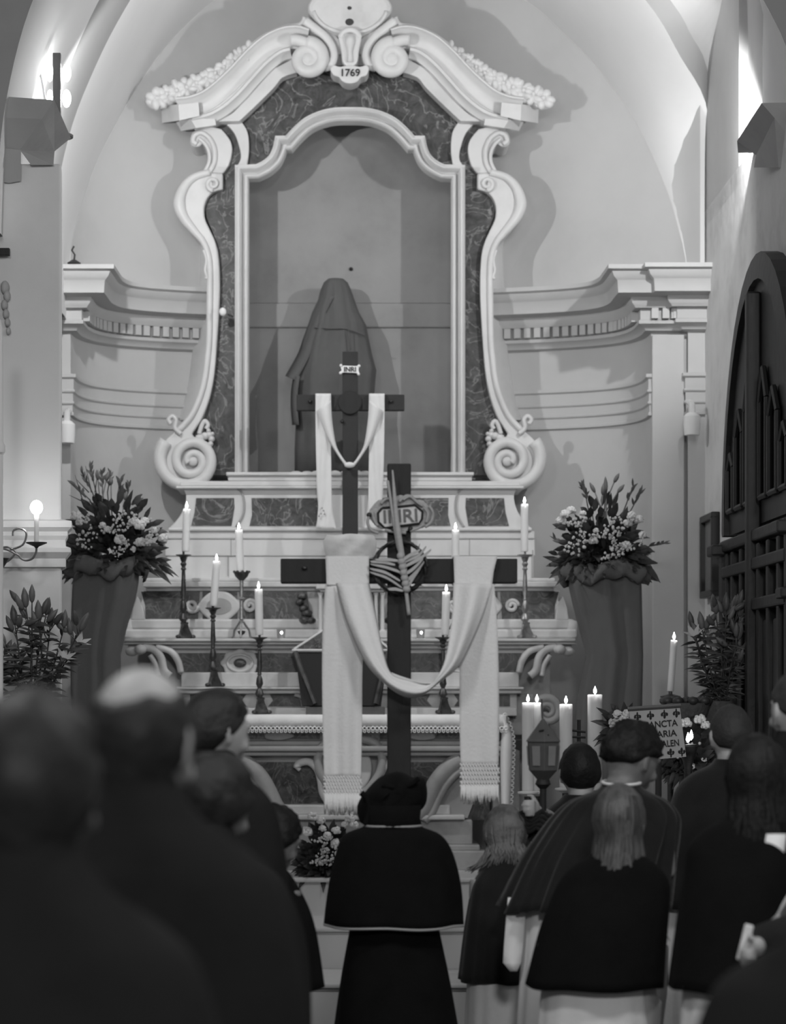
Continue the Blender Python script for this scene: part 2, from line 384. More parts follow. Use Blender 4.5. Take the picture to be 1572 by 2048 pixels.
# ---- left pier (splayed towards the apse)
def planblock(pts, z0, z1):
    k = MB(); n = len(pts); k.add([(x, y, z0) for x, y in pts]+[(x, y, z1) for x, y in pts], [tuple(range(n)), tuple(range(2*n-1, n-1, -1))]+[(i, (i+1) % n, n+(i+1) % n, n+i) for i in range(n)]); return k
struct(planblock([(-3.4, 11.6), (-1.395, 11.6), (-1.41, 11.75), (-1.80, 13.6), (-3.4, 13.6)], 0, 4.22).build('wall_left', 'pier_plaster', bevel=0.012))
struct(MB().box((-2.25, 13.3, 5.2), (0.6, 1.8, 2.4)).build('trim_16', 'plaster'))
base = [(0, 2.50), (0.05, 2.49), (0.05, 2.46), (0.03, 2.44), (0.03, 2.42), (0.02, 2.40), (0.02, 2.37), (0.045, 2.36), (0.045, 2.34), (0.02, 2.31), (0.02, 2.27), (0, 2.265)]
struct(MB().plan([(-3.2, 11.6), (-1.395, 11.6), (-1.41, 11.75), (-1.62, 12.75)], base).build('trim_17', 'pier_plaster'))
# ---- capitals: slabs with splayed corners and sloping undersides
def poly(name, V, Fs, m):
    k = MB(); k.add([P(*v) for v in V], Fs); return struct(k.build(name, m))
# left: 0 top-left 1 top corner 2 slab lower corner 3 slab lower left 4 tip 5 under tip 6 block right 7 block mid 8 block left 9 back top 10 back left
poly('trim_18', [(-90, 186, 11.45), (109, 200, 11.45), (84, 238, 11.47), (-90, 232, 11.47), (142, 276, 11.95), (109, 303, 11.95), (107, 330, 11.57), (62, 330, 11.56), (40, 300, 11.56), (-90, 290, 11.56), (90, 225, 12.08), (-90, 225, 12.08)],
     [(0, 1, 2, 3), (1, 4, 5, 2), (3, 2, 8, 9), (2, 5, 6, 7, 8), (0, 11, 10, 1), (1, 10, 4)], 'cap_stone')
poly('trim_19', [(-90, 285, 11.555), (42, 300, 11.555), (42, 362, 11.58), (18, 366, 11.58), (-90, 350, 11.58)], [(0, 1, 2, 3, 4)], 'cap_stone')
poly('trim_20', [(1523, 206, 11.55), (1640, 204, 11.55), (1640, 243, 11.57), (1549, 236, 11.57), (1474, 282, 12.25), (1512, 310, 12.2), (1508, 335, 12.0), (1557, 335, 11.7), (1640, 352, 11.65), (1476, 306, 12.5), (1640, 306, 12.5)],
     [(0, 1, 2, 3), (0, 3, 5, 4), (3, 2, 8, 7), (3, 7, 6, 5), (0, 4, 9), (0, 9, 10, 1)], 'cap_stone')
# ---- floor and the three altar steps
struct(MB().box((0, 6.0, -0.05), (9, 14.0, 0.1)).build('floor', 'floor_stone'))
for i, (y0, z) in enumerate(((12.0, 0.21), (12.6, 0.43), (13.2, 0.64))):
    st = MB(); st.box((0.2, (y0+15.3)/2, z/2-0.012), (4.4, 15.3-y0-0.03, z-0.024)); o = struct(st.build('altar_step', 'step_stone'))
    nz = MB(); nz.box((0.2, (y0+15.3)/2-0.02, z-0.012), (4.4, 15.3-y0+0.01, 0.024)); nz.build('tread', 'step_stone', o, bevel=0.008)

# ---- great arched door on the right wall
dr = thing('arched_door', 'dark arched wooden door with carved panels in the right wall', 'door', (XR, 11.9, 0))
YA, RW, ZS, ZA = 11.92, 0.98, 2.52, 3.76                  # apex position, half width, springing, apex
def arch(r, rz, n=24): return [(YA+r*math.cos(PI*i/n), ZS+rz*math.sin(PI*i/n)) for i in range(n+1)]
oa = [(YA+RW+0.10, ZS-0.02)]+arch(RW+0.12, ZA-ZS+0.08)+[(YA-RW-0.10, ZS-0.02)]
ia = [(YA+RW-0.02, ZS-0.02)]+arch(RW-0.02, ZA-ZS-0.05)+[(YA-RW+0.02, ZS-0.02)]
m_ = MB(); m_.grid([[(XR+0.02, y, z) for y, z in oa], [(XR-0.085, y, z) for y, z in oa], [(XR-0.095, y, z) for y, z in ia], [(XR-0.06, y, z) for y, z in ia]]); m_.build('arch_hood', 'door_frame_wood', dr)
fl = MB(); n_ = len(ia); fl.add([(XR-0.05, y, z) for y, z in ia], [tuple(range(n_))]); fl.build('tympanum', 'door_wood', dr, solid=0.03)
for sgn in (1, -1):
    jm = MB(); jm.box((XR-0.05, YA+sgn*(RW+0.0), 1.24), (0.12, 0.12, 2.46)); jm.build('jamb', 'door_frame_wood', dr, bevel=0.01)
    j2 = MB(); j2.box((XR-0.075, YA+sgn*(RW+0.0), 2.42), (0.19, 0.18, 0.06)); j2.box((XR-0.07, YA+sgn*RW, 2.12), (0.16, 0.15, 0.05)); j2.build('impost', 'door_frame_wood', dr, bevel=0.01)
    lf = MB(); lf.box((XR-0.025, YA+sgn*0.47, 1.22), (0.05, 0.92, 2.40)); lf.build('door_leaf', 'door_wood', dr)
    for k, yy in enumerate((0.12, 0.40, 0.68, 0.88)):
        rl = MB(); rl.box((XR-0.075, YA+sgn*yy, 1.22), (0.05, 0.07, 2.36)); rl.build('stile', 'door_frame_wood', dr, bevel=0.008)
    for z0, z1 in ((0.12, 0.75), (0.85, 2.02)):
        for y0 in (0.26, 0.54, 0.78):
            pn = MB(); ww = 0.18 if y0 < 0.7 else 0.1
            pn.box((XR-0.065, YA+sgn*y0, (z0+z1)/2), (0.03, ww, z1-z0)); pn.build('panel', 'door_wood', dr, bevel=0.012)
    for zr in (0.06, 0.80, 2.10, 2.30, 2.44):
        rl = MB(); rl.box((XR-0.085, YA+sgn*0.47, zr), (0.06, 0.93, 0.06)); rl.build('rail', 'door_frame_wood', dr, bevel=0.01)
    for y0, w_, zt in ((0.16, 0.20, 3.25), (0.44, 0.22, 3.12), (0.72, 0.18, 2.92)):
        pn = MB(); c = YA+sgn*(y0+0.06); hh = zt-2.62
        pts = [(c-w_/2, 2.62), (c+w_/2, 2.62), (c+w_/2, 2.62+hh*0.75), (c, zt), (c-w_/2, 2.62+hh*0.75)]
        for q in range(5):
            (a, b), (c2, d2) = pts[q], pts[(q+1) % 5]
            pn.tube([(XR-0.085, a, b), (XR-0.085, c2, d2)], 0.016, 6)
        pn.add([(XR-0.07, a, b) for a, b in pts], [tuple(range(5))]); pn.build('carved_panel', 'door_frame_wood', dr)
mm = MB(); mm.box((XR-0.10, YA, 1.9), (0.07, 0.07, 3.5)); mm.build('mullion', 'door_frame_wood', dr, bevel=0.01)
# framed picture on the right wall
pf = thing('framed_picture', 'small dark framed picture hanging on right wall beside the door', 'picture', (XR, 13.85, 2.42))
b_ = MB()
for (yy, zz, dy, dz) in ((13.85, 2.665, 0.46, 0.04), (13.85, 2.225, 0.46, 0.04), (14.06, 2.445, 0.04, 0.44), (13.64, 2.445, 0.04, 0.44)): b_.box((XR-0.025, yy, zz), (0.05, dy, dz))
b_.build('frame', 'picture_dark', pf, bevel=0.006); MB().box((XR-0.012, 13.85, 2.445), (0.02, 0.40, 0.42)).build('picture', 'gilt', pf)
# little wall spotlights
for lab, (px, py), D, sx in (('small plaster-coloured wall spotlight left of the retable near the pier', (136, 868), 14.22, 1), ('small plaster-coloured wall spotlight on the pilaster right of the retable', (1381, 852), 14.1, -1)):
    c = P(px, py, D); t = thing('wall_spotlight', lab, 'spotlight', c)
    k = MB(); k.lathe([(0.045, -0.06), (0.05, 0.0), (0.05, 0.05), (0.03, 0.07)], c+Vector((0, -0.06, 0)), 14); k.build('lamp_head', 'pier_plaster', t, smooth=True)
    k = MB(); k.tube([c+Vector((0, -0.06, 0.06)), c+Vector((0, -0.05, 0.12)), c+Vector((0, 0.03, 0.14))], 0.02, 8); k.build('bracket', 'plaster_worn', t, smooth=True)
# little old lamp with a hook lying on the left cornice
c = P(148, 520, 14.0); c.z = 4.15; t = thing('hook_lamp', 'small dark lamp with a hook standing on the left cornice', 'lamp', c)
k = MB(); k.lathe([(0.035, 0), (0.04, 0.012), (0.012, 0.03)], c, 12); k.build('base', 'iron', t, smooth=True)
k = MB(); k.tube([c+Vector(p) for p in ((0, 0, .02), (0.005, 0, .06), (-0.012, 0, .085), (0.0, 0, .11))], 0.006, 6); k.build('hook', 'iron', t, smooth=True)
# flood lamps standing on the capitals: vertical bar with bulbs behind it
for lab, L, vis in (('vertical flood lamp with glowing bulbs on the left capital', LAMP_L, 1), ('vertical flood lamp on the right capital at the frame edge', LAMP_R, 0)):
    t = thing('flood_lamp', lab, 'lamp', (L[0], L[1], 4.47)); b0 = Vector((L[0], L[1], 4.47))
    hh = 0.42 if vis else 0.22; dx = -0.05 if vis else 0.10; dy = -0.10
    k = MB(); k.box(b0+Vector((dx, dy, hh/2)), (0.040, 0.03, hh)); k.build('bar', 'lamp_housing', t, bevel=0.004)
    k = MB(); k.lathe([(0.08, 0.0), (0.08, 0.012), (0.02, 0.02)], b0+Vector((dx, dy+0.02, 0)), 16); k.build('foot', 'lamp_housing', t)
    if vis:
        for zz in (0.20, 0.33):
            for sx in (-0.04, 0.045):
                k = MB(); k.ball(b0+Vector((dx+sx, dy+0.035, zz)), (0.016 if sx < 0 else 0.022, 0.02, 0.045)); k.build('bulb', 'bulb', t, smooth='all')
        k = MB(); k.tube([b0+Vector((dx-0.07, dy, 0.02)), b0+Vector((dx-0.06, dy, 0.18)), b0+Vector((dx-0.085, dy, 0.33))], 0.007, 6); k.build('cable', 'paper_white', t)
# sconce on the left pier
c = P(73, 1088, 11.3); t = thing('wall_sconce', 'curly wrought sconce with a glowing candle bulb on the left pier', 'sconce', c)
k = MB(); k.lathe([(0.005, -0.02), (0.012, -0.012), (0.05, 0.004), (0.05, 0.008), (0.01, 0.01)], c, 16); k.build('drip_pan', 'iron', t, smooth=True)
k = MB(); k.lathe([(0.011, 0.0), (0.011, 0.14)], c, 12); k.build('candle_tube', 'wax', t, smooth=True)
k = MB(); k.ball(c+Vector((0, 0, 0.172)), (0.030, 0.030, 0.034), 14, 9); k.build('bulb', 'bulb', t, smooth='all')
for pts in ([(73, 1092), (72, 1105), (65, 1117), (52, 1121), (42, 1117), (36, 1110), (10, 1098), (-20, 1095)], [(26, 1072), (27, 1062), (36, 1057), (48, 1060), (53, 1070), (45, 1090), (20, 1100)], [(0, 1112), (2, 1098), (14, 1094), (28, 1100), (30, 1108), (10, 1125), (-20, 1120)]):
    k = MB(); k.tube([P(x, y, 11.34) for x, y in cr(pts, 4)], 0.0055, 6); k.build('arm', 'brass', t, smooth=True)
k = MB(); k.ball(P(-30, 1105, 11.5), (0.08, 0.10, 0.1)); k.build('wall_rose', 'brass', t, smooth=True)
k = MB(); k.lathe([(0.006, -0.035), (0.02, -0.02), (0.045, 0.02), (0.03, 0.02)], P(0, 1125, 11.15), 12); k.build('leaf_cup', 'bronze', t, smooth=True)
lamp('sconce_light', c+Vector((0, -0.03, 0.24)), 0.8, 0.03)
# crucifix and pale stucco relief at the left edge, white pole
c = P(-30, 540, 11.55); t = thing('wall_crucifix', 'dark wooden crucifix on the left pier, cut by the frame edge', 'crucifix', c)
k = MB(); k.box(P(-22, 504, 11.56), (0.20, 0.03, 0.035)); k.build('crossbar', 'cross_wood', t, bevel=0.003)
k = MB(); k.box(P(-30, 560, 11.57), (0.035, 0.03, 0.40)); k.build('upright', 'cross_wood', t, bevel=0.003)
k = MB()
for (x, y, r) in ((10, 575, .022), (14, 592, .018), (9, 610, .017), (12, 628, .016), (15, 645, .014), (17, 662, .012)): k.ball(P(x, y, 11.58), (r, 0.03, r*1.5))
tag(k.build('stucco_relief', 'plaster', smooth='all'), 'small pale stucco relief on the left pier below the crucifix', 'relief')
k = MB(); a = P(-4, 1180, 11.0); k.lathe([(0.024, 0), (0.024, 0.62), (0.034, 0.63), (0.034, 0.66), (0.024, 0.68), (0.022, 1.2), (0.012, 1.24)], (a.x, 11.0, a.z), 14)
k.lathe([(0.10, -a.z), (0.10, -a.z+0.03), (0.024, -a.z+0.05), (0.024, 0)], (a.x, 11.0, a.z), 14)
tag(k.build('processional_pole', 'paper_white', smooth=True), 'white processional pole at the far left edge', 'pole')
# ================================================================ THE RETABLE (marble frame around the niche)
DR = 14.70
ret = thing('altar_retable', 'white and dark marble baroque retable with scrolled frame and broken pediment', 'retable', (0, DR, 1.9))
# moulding sections (across, toward camera), metres
FRAME = [(0.042, -0.08), (0.042, 0.02), (0.038, 0.04), (0.030, 0.048), (0.020, 0.042), (0.013, 0.018), (0.006, 0.008), (0.001, 0.018), (-0.004, 0.05), (-0.014, 0.066), (-0.025, 0.060), (-0.029, 0.038), (-0.034, 0.034), (-0.042, 0.040), (-0.042, -0.08)]
FLAT = [(0.5, -2.0), (0.5, 0.10), (0.44, 0.16), (0.36, 0.16), (0.32, 0.10), (-0.32, 0.10), (-0.38, 0.16), (-0.44, 0.16), (-0.5, 0.10), (-0.5, -2.0)]
def both(fn):
    for side in (0, 1): fn(lambda pts, s=side: (mir(pts) if s else list(pts)), side)
rightedge = [(446, 347), (446, 379), (429, 383), (416, 394), (408.5, 413), (409.5, 436), (419, 458), (430, 482), (437, 510), (440, 564), (438.5, 620), (434, 690), (429, 746), (420, 793), (403.5, 838), (384, 868)]
leftedge = [(416, 345), (387, 353), (368, 369), (357, 391), (355, 413.5), (364, 436), (383, 460), (402, 483), (412, 509), (415.5, 540), (415.6, 590), (414, 676), (410.5, 718), (405, 760), (395, 796), (378, 833), (353, 861), (330, 882), (318, 914), (324, 945), (346, 965), (375, 972), (405, 965), (424, 946), (427, 922), (417, 899), (400, 884)]
def side_frame(m, s, DR=14.79):
    lE = cr(leftedge[:9], 4)[:-1]+cr(leftedge[8:17], 3)[:-1]+cr(leftedge[16:], 4); rE = cr(rightedge[1:], 4)
    k = MB(); k.ppx(m([(446, 347)]+rE[:]+lE[::-1]), DR-0.06, 0.30); k.build('scroll_frame', 'white_marble', ret, bevel=0.012)
    # raised outer bead following the left edge, thickening into the volute
    pth = [(x+4, y) for x, y in cr(leftedge[:17], 4)]
    k = MB(); k.tube([P(x, y, DR-0.065) for x, y in m(pth)], [0.020+0.018*max(0, 1-abs(y-410)/75) for x, y in pth], 10); k.build('edge_bead', 'white_marble', ret, smooth='all')
    # soft flared flank between frame and wall
    fk = cr([(392, 350), (372, 395), (385, 455), (395, 500), (391, 600), (386, 690), (376, 770), (358, 840)], 4)
    k = MB(); a = [P(x, y, DR+0.1) for x, y in m([(x+34, y) for x, y in fk])]; b = [P(x, y, DR+0.24) for x, y in m(fk)]; c = [P(x+2, y, DR+0.40) for x, y in m(fk)]
    k.grid([a, b, c]); k.build('flank', 'white_marble', ret, smooth='all')
    # bottom volute: spiral relief on the disc
    sp = spiral(384, 922, 56, 8, -0.75*PI, -2.2, 70)
    sp = [(371+13*min(1, i/30)+(x-384), y) for i, (x, y) in enumerate(sp)]
    k = MB(); k.tube([P(x, y, DR-0.075-0.02*i/70) for i, (x, y) in enumerate(m(sp))], [lerp(0.042, 0.020, i/70) for i in range(71)], 10); k.ball(P(*m([(386, 922)])[0], DR-0.08), (0.035, 0.03, 0.035)); k.build('volute', 'white_marble', ret, smooth='all')
    # curls and acanthus leaf over the volute
    for pts, r in (([(362, 868), (350, 856), (352, 840), (344, 832), (337, 840), (342, 848)], 0.014), ([(398, 868), (404, 850), (410, 842), (416, 850), (412, 858)], 0.014)):
        k = MB(); k.tube([P(x, y, DR-0.08) for x, y in m(cr(pts, 5))], r, 8); k.build('curl', 'white_marble', ret, smooth='all')
    k = MB()
    for i, (x, y) in enumerate(((400, 876), (410, 872), (418, 870), (423, 878), (421, 888), (417, 862), (425, 868))): k.ball(P(*m([(x, y)])[0], DR-0.07), (0.030-0.003*i, 0.03, 0.026-0.002*i))
    k.build('acanthus_leaf', 'white_marble', ret, smooth='all')
    # upper volute piece below the cornice
    up = cr([(443, 258), (460, 280), (464, 302), (457, 331), (446, 347)], 5)+cr([(420, 346), (419, 325), (416, 302), (407, 288), (398, 292), (388, 293), (380, 284), (384, 266), (398, 259), (420, 252)], 4)
    k = MB(); k.ppx(m(up), DR-0.05, 0.28); k.build('upper_scroll', 'white_marble', ret, bevel=0.012)
    k = MB(); k.tube([P(x, y, DR-0.06) for x, y in m(cr([(418, 345), (428, 325), (429, 300), (420, 278), (404, 266), (390, 270), (386, 282), (394, 288)], 5))], 0.016, 8)
    k.tube([P(x, y, DR-0.06) for x, y in m(cr([(408, 345), (418, 325), (418, 305), (410, 288), (398, 277)], 5))], 0.012, 8); k.build('scroll_rib', 'white_marble', ret, smooth='all')
    k = MB(); sp2 = spiral(426, 368, 13, 3, 0.5*PI, 1.4, 30); k.tube([P(x, y, DR-0.07) for x, y in m(sp2)], [lerp(0.016, 0.01, i/30) for i in range(31)], 8); k.build('small_volute', 'white_marble', ret, smooth='all')
    # plant tendril on the flank
    k = MB(); k.tube([P(x, y, DR-0.07) for x, y in m(cr([(407, 500), (413, 520), (410, 540), (414, 555), (410, 556)], 4))], 0.010, 6); k.build('tendril', 'white_marble', ret, smooth='all')
    # dark marble field
    dk = cr([(443, 258), (462, 290), (462, 320), (448, 352), (428, 386), (414, 400), (412, 430), (436, 500), (438, 600), (430, 740), (402, 846), (388, 880), (420, 950)], 4)
    arc = [(484, 950), (484, 346), (515, 345), (533, 336), (549, 322), (558, 304), (563, 288), (577, 288), (595, 269), (617, 250), (643, 238), (670, 232), (700, 231)]
    k = MB(); k.ppx(m([(700, 130), (605, 135), (560, 150), (500, 215), (475, 240)]+dk+arc), DR, 0.06); k.build('marble_field', 'dark_marble', ret)
    ar2 = [(468, 950), (468, 338), (512, 330), (545, 285), (590, 245), (640, 215), (700, 205)]; k = MB(); k.ppx(m([(700, 130), (605, 135), (560, 150), (500, 215), (475, 240)]+dk+ar2), DR+0.06, 0.20); k.build('backing', 'old_marble', ret)  # unseen slab added to stop light leaking in behind the field
    # inner white band from pediment to frame
    k = MB(); k.ppx(m(cr([(479, 238), (495, 264), (498, 302), (494, 334)], 4)+cr([(472, 334), (481, 318), (479, 296), (467, 264), (441, 238)], 4)), DR-0.04, 0.1); k.build('inner_band', 'white_marble', ret, bevel=0.008)
    DR = 14.70
    # pediment cornice: broad S-shaped band ending in a volute
    band = cr([(357, 223), (387, 219), (419, 206), (451, 181), (479, 154), (508, 123), (537, 98), (565, 84), (591, 80), (613, 86)], 5)
    sp = spiral(616, 118, 32, 7, -PI/2, 1.75, 60)
    wd = [0.135]*len(band); n = len(band)
    prof = [(0.5, -1.6), (0.5, 0.68), (0.43, 0.82), (0.36, 0.82), (0.33, 0.68), (0.26, 0.62), (0.20, 0.50), (0.05, 0.35), (-0.1, 0.32), (-0.36, 0.32), (-0.40, 0.40), (-0.48, 0.38), (-0.5, 0.30), (-0.5, -1.6)]
    if s == 1: prof = [(-o, d) for o, d in prof[::-1]]
    k = MB(); k.spx(m(band), prof, DR-0.03, wd); k.build('pediment_cornice', 'white_marble', ret, smooth=True)
    k = MB(); k.tube([P(x, y, DR-0.13) for x, y in m([(x, y) for x, y in band[-8:]]+sp)], [0.034]*8+[lerp(0.046, 0.022, i/60) for i in range(61)], 12); k.ball(P(*m([(617, 118)])[0], DR-0.12), (0.05, 0.045, 0.05)); k.lathe([(0.001, 0)], (0, 0, 0), 3, False) if False else None
    k.build('pediment_volute', 'white_marble', ret, smooth='all')
    k = MB(); q = [P(*p, DR-0.1) for p in m(spiral(616, 118, 28, 28, 0, 1, 24)[:-1])]; k.prism([(a.x, a.z) for a in q], DR-0.11, DR); k.build('volute_disc', 'white_marble', ret)
    # second lower moulding and white frieze below it
    low = cr([(387, 248), (420, 241), (447, 227), (478, 201), (508, 168), (536, 138), (563, 117), (582, 111)], 5)
    pr2 = [(0.030, -0.1), (0.030, 0.085), (0.022, 0.10), (0.006, 0.10), (0.0, 0.075), (-0.02, 0.055), (-0.030, 0.05), (-0.030, -0.1)]
    if s == 1: pr2 = [(-o, d) for o, d in pr2[::-1]]
    k = MB(); k.spx(m(low), pr2, DR-0.02); k.build('lower_moulding', 'white_marble', ret, smooth=True)
    fz = cr([(430, 243), (462, 228), (490, 200), (520, 166), (548, 138), (585, 118)], 4)+cr([(594, 145), (565, 155), (548, 175), (516, 207), (479, 242)], 4)
    k = MB(); k.ppx(m(fz), DR-0.035, 0.1); k.build('frieze', 'white_marble', ret, bevel=0.006)
    # splayed end of the cornice
    k = MB()
    A = [P(*p, DR-0.16) for p in m([(357, 209), (397, 205), (399, 232), (359, 241)])]; B = [P(*p, DR+0.12) for p in m([(322, 211), (324, 246)])]; C2 = [P(*p, DR+0.2) for p in m([(397, 205), (399, 232)])]
    k.add([A[0], A[1], A[2], A[3], B[0], B[1], C2[0], C2[1]], [(0, 1, 2, 3), (0, 3, 5, 4), (0, 4, 6, 1), (3, 2, 7, 5)]); k.build('cornice_end', 'white_marble', ret)
    k = MB(); A = [P(*p, DR-0.10) for p in m([(381, 238), (430, 238), (432, 250), (392, 256)])]; B = [P(*p, DR+0.12) for p in m([(352, 244), (362, 262)])]; C2 = [P(*p, DR+0.2) for p in m([(430, 238), (430, 252)])]
    k.add([A[0], A[1], A[2], A[3], B[0], B[1], C2[0], C2[1]], [(0, 1, 2, 3), (0, 3, 5, 4), (0, 4, 6, 1), (3, 2, 7, 5)]); k.build('cornice_end', 'white_marble', ret)
    # flower garland lying on the pediment
    gl = resample(cr([(314, 198), (333, 190), (355, 182), (393, 168), (425, 151), (457, 130), (482, 111), (500, 98)], 4), 11)
    for i, (x, y) in enumerate(gl):
        c = P(*m([(x, y)])[0], DR-0.07); r = lerp(0.072, 0.050, i/10); k = MB(); RR = random.Random(i*7+s)
        k.ball(c+Vector((0.0, 0.02, -r*0.25)), (r*1.0, r*0.6, r*0.6), 8, 5)
        for a in range(7):
            an = a*2*PI/7+i+RR.uniform(-.3, .3); d = Vector((math.cos(an), -RR.uniform(0, .5), math.sin(an))); rr = r*RR.uniform(.55, .8)
            k.ball(c+d*rr*0.8, (r*RR.uniform(.46, .60), r*0.34, r*RR.uniform(.30, .42)), 8, 6, Matrix.Rotation(-an+RR.uniform(-.5, .5), 3, 'Y'))
        k.ball(c+Vector((0, -r*.35, 0)), r*0.24, 7, 5)
        k.build('rosette', 'white_marble', ret, smooth='all')
    # thin upper fillet continuing the garland to the crest
    k = MB(); k.tube([P(x, y, DR-0.08) for x, y in m(cr([(497, 97), (530, 72), (570, 55), (600, 50), (610, 36)], 5))], [0.016]*20+[0.02], 8); k.build('crest_fillet', 'white_marble', ret, smooth='all')
    # C-scrolls hugging the crest
    k = MB(); k.tube([P(x, y, DR-0.10) for x, y in m(cr([(610, 42), (628, 56), (648, 72), (663, 92), (668, 112), (660, 130), (648, 134)], 5))], 0.030, 8)
    k.tube([P(x, y, DR-0.07) for x, y in m(cr([(630, 50), (655, 68), (674, 84), (676, 110)], 5))], 0.022, 8); k.build('crest_scroll', 'white_marble', ret, smooth='all')
both(side_frame)
# inner moulded frame of the opening
left = [(484, 947), (484, 346), (515, 345), (533, 336), (549, 322), (558, 304), (562, 288), (578, 288), (595, 269), (617, 250), (643, 238), (670, 232), (700, 231)]
full = left+mir(left)[::-1][1:]
ca = full[:2]+cr(full[2:7], 4)[:-1]+[full[6]]+cr(full[7:18], 4)+cr(full[18:23], 4)+full[23:]
k = MB(); k.spx(ca[::-1], FRAME, DR-0.03); k.build('opening_frame', 'white_marble', ret, smooth=True)
# crest: shell cartouche with two holes, bell console, dated shield
k = MB(); q = [P(700+82*math.cos(a)*(1+0.03*math.cos(6*a)), 14+60*math.sin(a)*(1-0.12*abs(math.cos(a))), DR-0.12) for a in [2*PI*i/48 for i in range(48)]]
k.prism([(a.x, a.z) for a in q], DR-0.12, DR+0.1); k.build('crest_cartouche', 'old_marble', ret, bevel=0.03)
k = MB(); k.tube([P(700+74*math.cos(a), 14+52*math.sin(a), DR-0.12) for a in [PI*0.05+PI*0.9*i/24 for i in range(25)]], 0.012, 8); k.build('cartouche_rim', 'old_marble', ret, smooth='all')
for (y, r) in ((16, 0.013), (44, 0.026)): k = MB(); k.ball(P(699, y, DR-0.122), (r, 0.006, r*0.82), 14, 8); k.build('hole', 'groove', ret, smooth='all')
q = cr([(676, 72), (682, 100), (686, 125), (700, 133), (714, 125), (718, 100), (724, 72)], 5); k = MB(); k.ppx(q+[(712, 66), (688, 66)], DR-0.16, 0.15); k.build('bell_console', 'white_marble', ret, bevel=0.015)
k = MB(); k.tube([P(700, y, DR-0.165) for y in (72, 85, 105, 124)], [0.028, 0.03, 0.014, 0.02], 8); k.tube([P(x, y, DR-0.15) for x, y in cr([(680, 76), (688, 64), (700, 60), (712, 64), (720, 76)], 4)], 0.018, 8); k.build('console_leaf', 'white_marble', ret, smooth='all')
q = cr([(661, 134), (668, 130), (680, 133), (700, 130), (720, 133), (732, 130), (738, 137), (733, 150), (722, 154), (714, 163), (700, 167), (686, 163), (678, 154), (667, 150), (661, 140)], 3); k = MB(); k.ppx(q, DR-0.17, 0.16); sh = k.build('date_shield', 'white_marble', ret, bevel=0.012)
text('date', '1769', 0.062, Matrix.Translation(P(700, 146, DR-0.176)), 'ink', sh)
# ---- plinth of the retable with inlaid dark panels
DP = 14.55
pl = cr([(362, 972), (372, 992), (366, 1020), (352, 1042), (338, 1056)], 4); pr = mir(pl)[::-1]
k = MB(); k.ppx(pl+pr, DP, 0.5); k.build('plinth', 'white_marble', ret, bevel=0.006)
k = MB(); k.bpx(452, 944, 948, 951, DP-0.04, 0.4); k.bpx(456, 951, 944, 962, DP-0.02, 0.4); k.bpx(360, 962, 1040, 972, DP-0.03, 0.5); k.bpx(352, 972, 1048, 977, DP-0.05, 0.5); k.build('sill_moulding', 'white_marble', ret, bevel=0.006)
k = MB(); k.bpx(336, 1055, 1064, 1062, DP-0.04, 0.5); k.bpx(330, 1062, 1070, 1078, DP-0.02, 0.5); k.build('plinth_foot', 'white_marble', ret, bevel=0.008)
def plinth_side(m, s):
    for pts in ([(392, 996), (468, 996), (469, 1015), (463, 1052), (382, 1052), (389, 1025)], [(503, 996), (637, 996), (637, 1030), (631, 1052), (499, 1052), (504, 1030)]):
        k = MB(); k.ppx(m(pts), DP-0.004, 0.03); k.build('inlay_panel', 'dark_marble', ret)
    k = MB(); k.tube([P(x, y, DP-0.008) for x, y in m(cr([(469, 950), (470, 972), (483, 984), (488, 1005), (486, 1030), (472, 1054)], 5))], 0.007, 6); k.build('console_line', 'low_marble', ret, smooth='all')
both(plinth_side)
k = MB(); k.bpx(330, 1078, 1070, 1112, DP-0.01, 0.5); k.bpx(333, 1112, 1067, 1160, DP, 0.5); k.build('base_block', 'white_marble', ret, bevel=0.006)
for x0, x1, y0, y1 in ((461, 463, 1078, 1112), (455, 457, 1112, 1152), (938, 940, 1078, 1112), (1064, 1067, 1100, 1160)):
    k = MB(); k.bpx(x0, y0, x1, y1, DP-0.012, 0.01); k.build('joint', 'low_marble', ret)
# broken mortar along the sill under the veil
k = MB()
for i in range(9): k.ball(P(590+i*20+rnd.random()*6, 946, DR-0.0), (0.035, 0.05, 0.012+0.008*rnd.random()), 7, 5)
k.build('mortar_edge', 'old_marble', ret, smooth='all')

# ================================================================ THE ALTAR (two gradines, mensa, frontal)
alt = thing('marble_altar', 'veined marble altar with stepped shelves, inlaid dark panels and volutes', 'altar', (0, 13.9, 0.64))
DG, DH, DM = 14.30, 14.12, 13.75
